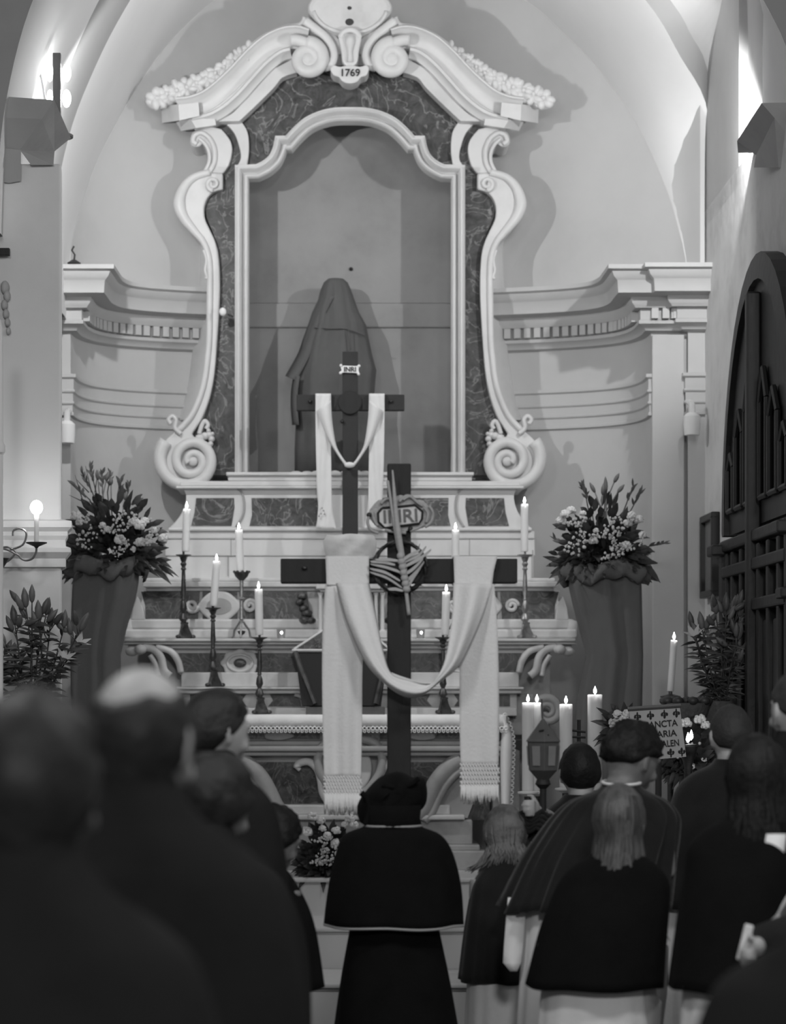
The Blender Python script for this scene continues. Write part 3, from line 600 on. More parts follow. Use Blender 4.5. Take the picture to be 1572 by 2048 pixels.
# upper gradine
k = MB(); k.bpx(290, 1156, 1110, 1163, DG-0.03, 0.6); k.bpx(285, 1163, 1115, 1174, DG-0.06, 0.6); k.bpx(292, 1174, 1108, 1182, DG-0.02, 0.6); k.build('gradine_top', 'old_marble', alt, bevel=0.006)
body = cr([(280, 1182), (284, 1200), (272, 1222), (258, 1242)], 4); k = MB(); k.ppx(body+[(258, 1276)]+[(1142, 1276)]+mir(body)[::-1], DG, 0.5); k.build('upper_gradine', 'old_marble', alt, bevel=0.006)
k = MB(); k.bpx(252, 1238, 1148, 1258, DG-0.05, 0.5); k.bpx(246, 1258, 1154, 1277, DG-0.08, 0.5); k.build('gradine_base', 'old_marble', alt, bevel=0.012)
def grad_side(m, s):
    for seg in ([(282, 1183), (400, 1183), (396, 1238), (291, 1238), (290, 1210)], [(478, 1183), (614, 1183), (617, 1205), (625, 1238), (482, 1238)]):
        k = MB(); k.ppx(m(seg), DG-0.004, 0.03); k.build('inlay_panel', 'altar_inlay', alt)
    k = MB(); k.bpx(*( (405, 1183, 475, 1238) if not s else (925, 1183, 995, 1238)), DG-0.006, 0.03); k.build('inlay_panel', 'altar_inlay', alt)
    c = m([(438, 1212)])[0]
    k = MB(); k.ppx([(c[0]+40*math.cos(a)*(1+0.08*math.cos(4*a)), c[1]+31*math.sin(a)) for a in [2*PI*i/36 for i in range(36)]], DG-0.035, 0.04); cart = k.build('cartouche', 'old_marble', alt, bevel=0.012)
    k = MB(); k.ppx([(c[0]+25*math.cos(a), c[1]+16*math.sin(a)) for a in [2*PI*i/28 for i in range(28)]], DG-0.040, 0.01); k.build('cartouche_field', 'low_marble', cart)
    for dx in (-54, 62):
        k = MB(); sp = spiral(c[0]+dx, c[1], 13, 3, 0, 1.6 if dx < 0 else -1.6, 26); k.tube([P(x, y, DG-0.03) for x, y in sp], 0.012, 8); k.build('scroll_ornament', 'old_marble', alt, smooth='all')
    # curled dark leaf at the inner end
    k = MB()
    for i, (x, y, r) in enumerate(((604, 1192, .03), (600, 1204, .026), (608, 1216, .03), (614, 1226, .034), (610, 1240, .036), (622, 1241, .03))): k.ball(P(*m([(x, y)])[0], DG-0.05), (r, 0.04, r*0.7), 8, 6)
    k.build('carved_leaf', 'altar_inlay', alt, smooth='all')
    # white wedge and rounded end of the gradine
    k = MB(); k.ppx(m(cr([(274, 1192), (286, 1215), (290, 1240)], 4)+[(262, 1240), (266, 1215)]), DG-0.05, 0.2); k.build('end_wedge', 'white_marble', alt, bevel=0.006)
    k = MB(); a = P(*m([(256, 1259)])[0], DG-0.03); k.lathe([(0.01, -0.055), (0.03, -0.05), (0.034, 0), (0.03, 0.05), (0.01, 0.055)], a, 12); k.build('end_roll', 'old_marble', alt, smooth='all')
    # lower gradine consoles: pairs of curved ribs with a knob
    for pts, r in (([(286, 1294), (308, 1299), (322, 1315), (328, 1340), (340, 1352)], 0.024), ([(312, 1294), (340, 1302), (356, 1322), (362, 1345)], 0.020), ([(300, 1310), (312, 1330), (316, 1352)], 0.016)):
        k = MB(); k.tube([P(x, y, DH-0.10) for x, y in m(cr(pts, 5))], r, 10); k.build('console_rib', 'old_marble', alt, smooth='all')
    k = MB(); k.ball(P(*m([(281, 1299)])[0], DH-0.14), (0.036, 0.05, 0.03)); k.ball(P(*m([(264, 1303)])[0], DH-0.10), (0.04, 0.05, 0.028)); k.build('console_knob', 'old_marble', alt, smooth='all')
    # lower gradine inlays, rosette
    for seg in ([(356, 1306), (440, 1306), (440, 1344), (368, 1344), (364, 1322)], [(512, 1306), (597, 1306), (601, 1344), (512, 1344)], [(440, 1306), (512, 1306), (512, 1344), (440, 1344)]):
        k = MB(); k.ppx(m(seg), DH-0.004, 0.03); k.build('inlay_panel', 'altar_inlay', alt)
    c = m([(480, 1326)])[0]
    k = MB(); k.ppx([(c[0]+38*math.cos(a)*(1+0.06*math.cos(8*a)), c[1]+27*math.sin(a)*(1+0.06*math.cos(8*a))) for a in [2*PI*i/48 for i in range(48)]], DH-0.04, 0.04); ro = k.build('rosette', 'old_marble', alt, bevel=0.012)
    k = MB(); k.tube([P(c[0]+25*math.cos(a), c[1]+17*math.sin(a), DH-0.042) for a in [2*PI*i/28 for i in range(29)]], 0.010, 6); k.build('rosette_ring', 'old_marble', ro, smooth='all')
    k = MB(); k.ball(P(c[0], c[1], DH-0.045), (0.038, 0.012, 0.027), 14, 8); k.build('rosette_boss', 'altar_inlay', ro, smooth='all')
    # lowest riser behind the mensa
    for seg in ([(440, 1389), (492, 1389), (484, 1401), (492, 1413), (440, 1413)], [(540, 1389), (588, 1389), (600, 1400), (602, 1413), (536, 1413), (546, 1401)], [(380, 1389), (440, 1389), (440, 1413), (380, 1413)]):
        k = MB(); k.ppx(m(seg), DH-0.104, 0.03); k.build('inlay_panel', 'altar_inlay', alt)
    k = MB(); k.tube([P(x, y, DH-0.12) for x, y in m(cr([(590, 1386), (606, 1392), (614, 1405), (616, 1420)], 4))], 0.022, 8); k.build('riser_scroll', 'old_marble', alt, smooth='all')
    # volute pilaster at the end of the riser
    c = m([(305, 1422)])[0]; k = MB(); sp = spiral(c[0], c[1], 32, 6, 0.5*PI, 2.2, 60); k.tube([P(x, y, DH-0.10) for x, y in sp], [lerp(0.03, 0.014, i/60) for i in range(61)], 8); k.build('end_volute', 'low_marble', alt, smooth='all')
    k = MB(); k.bpx(*((332, 1388, 392, 1470) if not s else (1008, 1388, 1068, 1470)), DH-0.05, 0.3); pp = k.build('end_pilaster', 'low_marble', alt, bevel=0.006)
    k = MB(); k.bpx(*((374, 1404, 392, 1440) if not s else (1008, 1404, 1026, 1440)), DH-0.06, 0.03); k.build('inlay_square', 'altar_inlay', pp)
both(grad_side)
k = MB(); k.bpx(248, 1277, 1152, 1283, DH-0.13, 0.6); k.bpx(244, 1283, 1156, 1289, DH-0.10, 0.6); k.bpx(256, 1289, 1144, 1297, DH-0.05, 0.6); k.build('shelf', 'old_marble', alt, bevel=0.005)
k = MB(); k.ppx([(340, 1296), (1060, 1296), (1040, 1350), (360, 1350)], DH, 0.5); k.build('lower_gradine', 'old_marble', alt)
k = MB(); k.bpx(362, 1345, 1038, 1374, DH-0.06, 0.5); k.bpx(352, 1374, 1048, 1379, DH-0.20, 0.6); k.bpx(357, 1379, 1043, 1387, DH-0.17, 0.6); k.build('lower_shelf', 'old_marble', alt, bevel=0.005)
k = MB(); k.bpx(366, 1386, 1034, 1432, DH-0.10, 0.5); k.bpx(366, 1416, 1034, 1432, DH-0.16, 0.5); k.build('riser', 'old_marble', alt, bevel=0.005)
# black returns at both ends of the shelves (shadowed core)
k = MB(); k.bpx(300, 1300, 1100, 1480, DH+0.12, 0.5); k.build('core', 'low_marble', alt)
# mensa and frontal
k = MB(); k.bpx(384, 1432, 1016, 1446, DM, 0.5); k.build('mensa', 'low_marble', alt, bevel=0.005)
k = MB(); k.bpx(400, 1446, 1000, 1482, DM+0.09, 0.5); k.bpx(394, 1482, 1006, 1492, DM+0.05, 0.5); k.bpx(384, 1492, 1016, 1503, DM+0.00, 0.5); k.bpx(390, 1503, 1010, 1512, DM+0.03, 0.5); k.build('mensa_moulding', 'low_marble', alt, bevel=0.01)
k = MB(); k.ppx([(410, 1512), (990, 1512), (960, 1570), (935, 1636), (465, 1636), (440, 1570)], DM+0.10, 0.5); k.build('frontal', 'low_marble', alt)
def front_side(m, s):
    for seg in ([(488, 1466), (526, 1466), (532, 1478), (488, 1478)], [(584, 1466), (640, 1466), (640, 1478), (578, 1478)], [(430, 1466), (488, 1466), (488, 1478), (430, 1478)]):
        k = MB(); k.ppx(m(seg), DM+0.085, 0.02); k.build('inlay_panel', 'altar_inlay', alt)
    k = MB(); k.ppx(m([(556+30*math.cos(a)*(1+.1*math.cos(3*a)), 1472+9*math.sin(a)) for a in [2*PI*i/24 for i in range(24)]]), DM+0.07, 0.03); k.build('drop_ornament', 'low_marble', alt, bevel=0.006)
    seg = [(516, 1524), (590, 1524), (622, 1528), (640, 1560), (660, 1606), (560, 1608), (545, 1575)]; k = MB(); k.ppx(m(seg), DM+0.094, 0.02); k.build('inlay_panel', 'altar_inlay', alt)
    pth = cr([(478, 1520), (502, 1535), (524, 1560), (540, 1590), (552, 1615), (566, 1630)], 5); k = MB(); k.tube([P(x, y, DM+0.06) for x, y in m(pth)], 0.052, 10); k.tube([P(x-15, y+12, DM+0.04) for x, y in m(pth) ] if not s else [P(x+15, y+12, DM+0.04) for x, y in m(pth)], 0.022, 8); k.build('great_volute', 'low_marble', alt, smooth='all')
    k = MB(); k.tube([P(x, y, DM+0.06) for x, y in m(cr([(600, 1540), (594, 1534), (600, 1526), (618, 1524), (634, 1538), (641, 1560), (645, 1585), (655, 1603)], 5))], [0.012]*5+[0.022]*31, 10); k.build('c_scroll', 'old_marble', alt, smooth='all')
    k = MB(); k.tube([P(x, y, DM+0.05) for x, y in m(cr([(722, 1478), (752, 1488), (764, 1515), (760, 1545), (740, 1575), (722, 1590)], 5))], 0.026, 10); k.build('medallion_scroll', 'low_marble', alt, smooth='all')
    seg = [(420, 1540), (470, 1545), (520, 1600), (540, 1640), (420, 1640)]
    k = MB(); k.ppx(m(seg), DM+0.30, 0.05); k.build('end_panel', 'altar_inlay', alt)
both(front_side)
k = MB(); k.ppx([(700+44*math.cos(a), 1536+52*math.sin(a)) for a in [2*PI*i/32 for i in range(32)]], DM+0.06, 0.05); k.build('medallion', 'old_marble', alt, bevel=0.012)
k = MB(); k.bpx(500, 1610, 900, 1630, DM+0.05, 0.5); k.bpx(470, 1630, 930, 1640, DM+0.02, 0.5); k.build('frontal_base', 'old_marble', alt, bevel=0.008)
k = MB(); k.bpx(455, 1640, 945, 1690, DM+0.06, 0.5); k.bpx(440, 1690, 960, 1702, DM+0.02, 0.5); k.bpx(430, 1702, 972, 1742, DM-0.02, 0.55); k.build('foot', 'low_marble', alt, bevel=0.008)
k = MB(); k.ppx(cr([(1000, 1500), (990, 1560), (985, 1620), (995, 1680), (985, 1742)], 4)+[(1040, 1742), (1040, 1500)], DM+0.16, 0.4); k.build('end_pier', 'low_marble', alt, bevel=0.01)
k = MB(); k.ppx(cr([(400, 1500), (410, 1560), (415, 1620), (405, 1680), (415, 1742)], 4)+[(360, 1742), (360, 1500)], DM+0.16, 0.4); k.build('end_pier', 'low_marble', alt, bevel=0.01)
# ---- tabernacle behind the crosses
tb = thing('tabernacle', 'pale stone tabernacle with slender columns behind the crosses', 'tabernacle', P(704, 1278, 14.1))
k = MB(); k.bpx(632, 1164, 776, 1178, 14.02, 0.19); k.bpx(640, 1178, 768, 1184, 14.05, 0.16); k.build('cornice', 'old_marble', tb, bevel=0.006)
k = MB(); k.bpx(634, 1262, 774, 1276, 14.02, 0.19); k.build('base', 'old_marble', tb, bevel=0.006)
k = MB(); k.bpx(648, 1184, 760, 1262, 14.12, 0.09); k.build('body', 'altar_inlay', tb)
for x in (641, 654, 752, 765):
    k = MB(); a = P(x, 1262, 14.06); k.lathe([(0.018, 0), (0.012, 0.012), (0.010, 0.2), (0.017, 0.225)], a, 10); k.build('column', 'old_marble', tb, smooth=True)
k = MB(); k.bpx(670, 1190, 736, 1262, 14.10, 0.03); k.build('door', 'brass', tb, bevel=0.004)
# pale cloth bundled over the tabernacle under the small cross
D0 = 14.2; rows = []
for j in range(9):
    t = j/8; y = lerp(1072, 1166, t); wv = interp([0, .05, .2, .5, 1], [48, 54, 54, 46, 44], t)
    rows.append([P(700+wv*math.cos(a), y+(1.2*math.sin(5*a+j)), D0)+Vector((0, 0.16*math.sin(a)-0.012*math.sin(7*a+2*j), 0)) for a in [2*PI*i/40 for i in range(40)]])
k = MB(); k.grid(rows, True, True); tag(k.build('tabernacle_veil', 'veil_cloth', smooth='all'), 'pale cloth bundled on the tabernacle beneath the small cross', 'cloth')

# ---- altar cloth with lace edge
DT = 13.735; tc = thing('altar_cloth', 'white altar cloth with lace edging on the mensa', 'tablecloth', P(700, 1431, DT))
rows = []
xs = [388+(1012-388)*i/80 for i in range(81)]
zt = P(700, 1430.5, DT).z
r0 = [Vector((P(x, 0, DT).x, DT+0.10, zt+0.003)) for x in xs]; r1 = [Vector((P(x, 0, DT).x, DT, zt+0.002)) for x in xs]
r2 = [P(x, 1441, DT-0.006-0.004*math.sin(x*0.13)) for x in xs]; r3 = [P(x, 1452, DT-0.006-0.006*math.sin(x*0.13)) for x in xs]
k = MB(); k.grid([r0, r1, r2, r3]); k.build('linen', 'altar_linen', tc, smooth='all', solid=0.003)
def lace(name, pts, step, r, parent):
    """row of little rings along a path"""
    k = MB(); pts = resample(pts, int(sum(math.dist(a, b) for a, b in zip(pts, pts[1:]))/step)+1)
    for p in pts:
        c = Vector(p); k.tube([c+Vector((r*math.cos(a), 0, r*math.sin(a))) for a in [2*PI*i/8 for i in range(9)]], r*0.42, 4, False)
    return k.build(name, 'altar_linen', parent, smooth='all', kind='stuff')
lace('lace_edge', [tuple(P(x, 1457, DT-0.01)) for x in xs], 0.0235, 0.0105, tc)
lace('lace_edge', [tuple(P(x, 1462.5, DT-0.01)) for x in xs], 0.0235, 0.0075, tc)
for s in (0, 1):
    M2 = (lambda p: p) if s else (lambda p: mir(p))
    L = cr(M2([(1000, 1430), (1003, 1462), (1001, 1520), (1003, 1622)]), 5); R = cr(M2([(1010, 1430), (1023, 1460), (1027, 1500), (1021, 1622)]), 5)
    k = MB(); k.grid([[P(a[0], a[1], DT+0.01) for a in L], [P(lerp(a[0], b[0], .5), a[1], DT-0.01) for a, b in zip(L, R)], [P(b[0], b[1], DT+0.06) for b in R]]); k.build('side_fall', 'altar_linen', tc, smooth='all', solid=0.003)
    lace('lace_edge', [tuple(P(b[0], b[1], DT+0.05)) for b in R], 0.026, 0.010, tc)
# ================================================================ VEILED STATUE in the niche
DS = 14.92
st = thing('veiled_statue', 'statue fully draped in dark purple cloth standing in the niche', 'statue', P(668, 947, DS))
def veil_rows(cols):
    rows = []
    for (y, xl, xr, dep) in cols:
        rows.append((y, xl, xr, dep))
    return rows
prof = [(557, 668, 678, .02), (559, 655, 688, .06), (566, 647, 696, .09), (580, 641, 702, .11), (600, 636, 709, .12), (625, 624, 718, .13), (650, 616, 732, .14), (680, 605, 738, .15), (710, 597, 744, .16), (740, 590, 752, .17), (760, 588, 750, .17), (800, 588, 747, .17), (850, 592, 752, .17), (900, 590, 756, .17), (946, 590, 758, .17)]
rows = []; NS = 56
for j, (y, xl, xr, dep) in enumerate(prof):
    c = (xl+xr)/2; wv = (xr-xl)/2; row = []
    for i in range(NS):
        a = 2*PI*i/NS; f = 1+0.11*min(1, j/6)*math.sin(8*a+0.5*math.sin(j*0.4))*(0.6+0.4*math.sin(3*a+1))+0.05*min(1, j/6)*math.sin(15*a+.3*j)
        p = P(c+wv*math.cos(a)*(1+0.02*math.sin(9*a)*min(1, j/8)), y, DS); p.y += dep*math.sin(a)*f; row.append(p)
    rows.append(row)
k = MB(); k.grid(rows, True, True); k.build('veil', 'statue_veil', st, smooth='all')
# hanging fold on the left, seams across the veil
fold = cr([(648, 585, 0), (630, 620, 0), (612, 665, 0), (598, 705, 0), (578, 742, 0), (572, 752, 0)], 4)
k = MB(); k.grid([[P(x-1, y, DS-0.02) for x, y, _ in fold], [P(x+8, y+4, DS-0.10) for x, y, _ in fold], [P(x+20, y+9, DS-0.12) for x, y, _ in fold]]); k.build('fold', 'statue_veil', st, smooth='all', solid=0.004)
fold = cr([(590, 752), (586, 780), (585, 810), (588, 850)], 4)
k = MB(); k.grid([[P(x-3, y, DS-0.04) for x, y in fold], [P(x+3, y, DS-0.14) for x, y in fold], [P(x+10, y, DS-0.15) for x, y in fold]]); k.build('fold', 'statue_veil', st, smooth='all', solid=0.004)
k = MB(); k.tube([P(x, y, DS-0.166+0.05*abs(x-680)/60) for x, y in cr([(628, 655), (660, 657), (694, 658), (730, 671)], 5)], 0.004, 6); k.tube([P(x, y, DS-0.178) for x, y in ((697, 660), (699, 680), (701, 700))], 0.0035, 6); k.build('seam', 'statue_veil', st, smooth='all')

# ================================================================ SMALL ALTAR CROSS with white stole
DC = 14.30
cs = thing('altar_cross', 'dark wooden cross behind the altar draped with a white stole', 'cross', P(700, 1072, DC))
k = MB(); k.bpx(685, 703, 716, 1073, DC, 0.05); k.build('upright', 'cross_wood_small', cs, bevel=0.004)
k = MB(); k.bpx(593, 789, 809, 821, DC-0.005, 0.05); k.build('crossbar', 'cross_wood_small', cs, bevel=0.004)
k = MB(); k.ppx([(700+24*math.cos(a), 805+24*math.sin(a)) for a in [2*PI*i/28 for i in range(28)]], DC-0.02, 0.03); k.build('disc', 'cross_wood', cs, bevel=0.006)
for x, y in ((620, 803), (782, 803), (684, 843)): k = MB(); k.ball(P(x, y, DC-0.01), (0.012, 0.015, 0.012)); k.build('nail', 'iron', cs, smooth='all')
k = MB(); k.ppx([(681, 733), (688, 731), (712, 732), (719, 730), (717, 739), (719, 748), (711, 746), (688, 745), (680, 747), (683, 740)], DC-0.018, 0.015); tl = k.build('titulus', 'paper_white', cs, bevel=0.003)
for x, y in ((682, 731), (718, 732), (681, 746), (717, 748)): k = MB(); k.ball(P(x, y, DC-0.018), (0.009, 0.008, 0.009)); k.build('curl', 'paper_white', tl, smooth='all')
text('lettering', 'INRI', 0.040, Matrix.Translation(P(700, 739, DC-0.0205)), 'ink', tl, sx=1.0)
# stole: two hanging ends, a bow string between them
stole = thing('white_stole', 'white stole hanging over the arms of the small altar cross', 'stole', P(700, 800, DC-0.03))
for s in (0, 1):
    m = mir if s else (lambda p: p)
    Lx = [(631, 788), (631, 820), (632, 900), (634, 980), (636, 1005), (636, 1020), (633, 1058)]; Rx = [(662, 788), (662, 820), (662, 900), (663, 980), (664, 1005), (667, 1030), (672, 1058)]
    rows = [[P(*m([(lerp(a[0], b[0], t), lerp(a[1], b[1], t))])[0], DC-0.035-0.008*math.sin(t*9+i*0.4)) for t in [q/8 for q in range(9)]] for i, (a, b) in enumerate(zip(cr(Lx, 4), cr(Rx, 4)))]
    top = [P(*m([(lerp(631, 662, q/8), 787.5)])[0], DC+0.05) for q in range(9)]
    k = MB(); k.grid([top]+rows); k.build('hanging_end', 'stole_cloth', stole, smooth='all', solid=0.004)
    A = cr([(662, 800), (664, 840), (672, 890), (685, 915), (694, 927)], 5); B = cr([(634, 822), (644, 850), (660, 885), (682, 920), (693, 934)], 5)
    k = MB(); k.grid([[P(*m([a])[0], DC-0.05) for a in A], [P(*m([(lerp(a[0], b[0], .5), lerp(a[1], b[1], .5))])[0], DC-0.066) for a, b in zip(A, B)], [P(*m([b])[0], DC-0.05) for b in B]]); k.build('swag', 'stole_cloth', stole, smooth='all', solid=0.004)
    k = MB()
    for dx, dy in ((0, 0), (3, 5), (-2, 11), (5, 12), (-6, 16)): k.ball(P(*m([(644+dx, 1016+dy)])[0], DC-0.048), (0.0055, 0.004, 0.0055), 6, 4)
    k.build('embroidery', 'low_marble', stole, smooth='all')
k = MB(); k.ball(P(699, 930, DC-0.06), (0.032, 0.02, 0.018)); k.build('knot', 'stole_cloth', stole, smooth='all')

# ================================================================ PROCESSIONAL CROSS held by the hooded bearer
DX = 8.98
pc = thing('processional_cross', 'tall black wooden cross carried by the hooded bearer', 'cross', P(798, 1560, DX))
k = MB(); k.bpx(775, 927, 822, 1990, DX, 0.09); k.build('upright', 'cross_wood', pc, bevel=0.004)
k = MB(); k.bpx(561, 1117, 1035, 1166, DX-0.004, 0.09); k.build('crossbar', 'cross_wood', pc, bevel=0.004)
for x, y in ((609, 1136), (986, 1140)): k = MB(); k.ball(P(x, y, DX-0.008), (0.011, 0.012, 0.008)); k.build('nail', 'bronze', pc, smooth='all')
# titulus plate INRI
ti = thing('titulus_plate', 'ornate oval metal plate lettered INRI on the large cross', 'plate', P(801, 1028, DX-0.02))
k = MB(); k.ppx([(801+(64*math.cos(a)), 1028+35*math.sin(a)*(1+0.1*math.cos(8*a))) for a in [2*PI*i/40 for i in range(40)]], DX-0.022, 0.015); k.build('plate', 'plaque_metal', ti, bevel=0.003)
field = [(764, 1016), (792, 1014), (830, 1010), (845, 1023), (844, 1038), (838, 1047), (770, 1056), (757, 1044), (756, 1026)]
k = MB(); k.ppx(field, DX-0.027, 0.01); k.build('field', 'plaque_field', ti)
k = MB(); k.tube([P(x, y, DX-0.028) for x, y in field+field[:1]], 0.005, 6)
k.build('inner_rim', 'ink', ti, smooth='all')
for j, pts in enumerate(([(738, 1032), (735, 1045), (742, 1060), (757, 1066)], [(745, 1024), (748, 1040), (756, 1052)], [(858, 1012), (866, 1026), (862, 1044), (850, 1054)], [(848, 1015), (856, 1028), (852, 1046)], [(762, 1008), (772, 998), (790, 1000)], [(806, 1000), (820, 993), (836, 1006), (846, 1012)], [(770, 1060), (790, 1064), (812, 1066)], [(820, 1062), (836, 1056), (846, 1050)], [(798, 1004), (812, 992), (826, 994)])):
    k = MB(); k.tube([P(x, y, DX-0.030) for x, y in cr(pts, 4)], 0.0065, 6); k.build('scroll', 'plaque_metal', ti, smooth='all')
for x, y in ((738, 1030), (786, 1060), (821, 1058)): k = MB(); k.ball(P(x, y, DX-0.03), (0.010, 0.008, 0.010)); k.build('boss', 'iron', ti, smooth='all')
text('lettering', 'INRI', 0.068, Matrix.Translation(P(801, 1033, DX-0.030))@Matrix.Rotation(math.radians(3), 4, 'Y')@Matrix.Rotation(math.radians(-6), 4, 'Y'), 'lantern_metal', ti, sx=1.05)
# crown of thorns
ct = MB(); c0 = P(800, 1134, DX-0.03)
for q in range(3):
    ct.tube([c0+Vector(((0.096+0.005*math.sin(5*a+q*2))*math.cos(a), -0.008*math.sin(7*a+q), (0.094+0.005*math.cos(6*a+q*2))*math.sin(a))) for a in [2*PI*i/48 for i in range(49)]], 0.006, 6, False)
for i in range(16):
    a = 2*PI*i/16; d = Vector((math.cos(a+0.5), 0, math.sin(a+0.5))); b = c0+Vector((0.096*math.cos(a), 0, 0.094*math.sin(a))); ct.tube([b, b+d*0.022], [0.003, 0.0006], 5)
tag(ct.build('crown_of_thorns', 'iron', smooth=True), 'dark ring-shaped crown of thorns hung on the large cross', 'crown')
# palm frond: stem and woven leaves
pf = thing('palm_frond', 'dried woven palm frond tied across the large cross', 'palm', P(805, 1180, DX-0.05))
k = MB(); k.tube([P(x, y, DX-0.052) for x, y in cr([(785, 940), (788, 980), (793, 1040), (800, 1090), (808, 1140), (812, 1180), (818, 1230)], 4)], [lerp(0.003, 0.013, min(1, i/10)) if i < 19 else 0.008 for i in range(25)], 6); k.build('stem', 'palm', pf, smooth='all')
k = MB(); k.tube([P(x, y, DX-0.05) for x, y in cr([(775, 960), (779, 985), (790, 1060), (797, 1100)], 4)], [0.002]+[0.006]*12, 5); k.build('leaf', 'palm', pf, smooth='all')
lf = [[(740, 1127), (768, 1131), (796, 1140), (802, 1146)], [(740, 1122), (765, 1121), (790, 1128)], [(739, 1136), (770, 1142), (800, 1160)], [(739, 1143), (772, 1152), (804, 1174)], [(750, 1118), (775, 1116), (798, 1120)], [(775, 1177), (790, 1175), (806, 1180)],
      [(803, 1124), (820, 1115), (838, 1106), (852, 1092)], [(804, 1134), (824, 1122), (842, 1112), (862, 1098)], [(806, 1148), (826, 1134), (846, 1116)], [(808, 1164), (830, 1142), (848, 1122)], [(812, 1176), (826, 1152), (842, 1132)], [(802, 1120), (818, 1108), (840, 1098)]]
for i, pts in enumerate(lf):
    q = cr(pts, 5); k = MB(); k.grid([[P(x, y, DX-0.054-0.003*(i % 3)) for x, y in q], [P(x+2.5*min(1, (len(q)-j)/8.), y+6.5*(0.3+0.7*math.sin(PI*(j+1)/(len(q)+1))), DX-0.058-0.003*(i % 3)) for j, (x, y) in enumerate(q)]]); k.build('leaf', 'palm', pf, solid=0.002)
k = MB()
for i in range(7): k.ball(P(801+i*2, 1112+i*11, DX-0.06), (0.016, 0.012, 0.014), 7, 5, Matrix.Rotation(0.6*(-1)**i, 3, 'Y'))
k.build('plait', 'palm', pf, smooth='all')

# ---- long white cloth over the arms of the cross
sh = thing('white_shroud', 'long white fringed cloth looped over the arms of the large cross', 'cloth', P(800, 1160, DX-0.03))
def cloth(name, L, R, D, nu=12, amp=0.010, freq=8.0, n=5, pull=None, m='white_cloth'):
    L = resample(cr(L, 6), 40); R = resample(cr(R, 6), 40); rows = []
    for i, (a, b) in enumerate(zip(L, R)):
        v = i/39
        rows.append([P(lerp(a[0], b[0], u), lerp(a[1], b[1], u), (D(u, v) if callable(D) else D)-amp*math.sin(freq*u+1.3*math.sin(2*v))*(0.3+0.7*v)) for u in [q/nu for q in range(nu+1)]])
    k = MB(); k.grid(rows); return k.build(name, m, sh, smooth='all', solid=0.003)
cloth('left_tail', [(651, 1168), (646, 1231), (644, 1330), (645, 1430), (648, 1555)], [(736, 1168), (731, 1250), (725, 1330), (724, 1430), (722, 1555)], DX-0.02, amp=0.012, freq=11)
cloth('right_tail', [(915, 1168), (917, 1250), (919, 1340), (919, 1430), (921, 1530)], [(988, 1168), (994, 1240), (997, 1330), (998, 1430), (997, 1530)], DX-0.02, amp=0.008, freq=8)
cloth('bar_wrap', [(651, 1113), (652, 1140), (653, 1170)], [(738, 1113), (738, 1140), (738, 1171)], lambda u, v: DX-0.028, amp=0.004, freq=14)
cloth('bar_wrap', [(907, 1113), (908, 1140), (909, 1170)], [(995, 1113), (988, 1140), (984, 1170)], lambda u, v: DX-0.028, amp=0.004, freq=14)
for x0, x1 in ((651, 738), (907, 994)):
    k = MB(); a, b = P(x0, 1114, DX-0.028), P(x1, 1114, DX-0.028); k.grid([[a, b], [a+Vector((0, 0.03, 0.004)), b+Vector((0, 0.03, 0.004))], [a+Vector((0, 0.13, 0)), b+Vector((0, 0.13, 0))], [a+Vector((0, 0.135, -0.10)), b+Vector((0, 0.135, -0.10))]]); k.build('bar_fold', 'white_cloth', sh, smooth='all', solid=0.003)
up = [(738, 1166), (752, 1231), (765, 1297), (782, 1347), (820, 1362), (858, 1370), (881, 1343), (894, 1303), (904, 1231), (907, 1166)]
lo = [(672, 1166), (692, 1240), (728, 1320), (765, 1363), (798, 1388), (824, 1395), (848, 1389), (872, 1370), (914, 1336), (937, 1297), (966, 1231), (986, 1168)]
U = resample(cr(up, 6), 60); Lo = resample(cr(lo, 6), 60); rows = []
for i, (a, b) in enumerate(zip(U, Lo)):
    t = i/59; g = math.sin(PI*t)
    rows.append([P(lerp(a[0], b[0], u), lerp(a[1], b[1], u), DX-0.035-0.10*g-0.035*math.sin(PI*u)-0.010*math.sin(9*u+3*t)) for u in [q/12 for q in range(13)]])
k = MB(); k.grid(rows); k.build('swag', 'white_cloth', sh, smooth='all', solid=0.003)
rows = []
for a, b in zip(resample(cr([(782, 1345), (800, 1352), (825, 1360), (845, 1366), (862, 1367)], 5), 20), resample(cr([(798, 1385), (812, 1391), (828, 1391), (846, 1382), (868, 1366)], 5), 20)):
    rows.append([P(lerp(a[0], b[0], u), lerp(a[1], b[1], u), DX-0.13+0.05*u) for u in (0, .33, .66, 1)])
k = MB(); k.grid(rows); k.build('swag_fold', 'white_cloth', sh, smooth='all', solid=0.003)
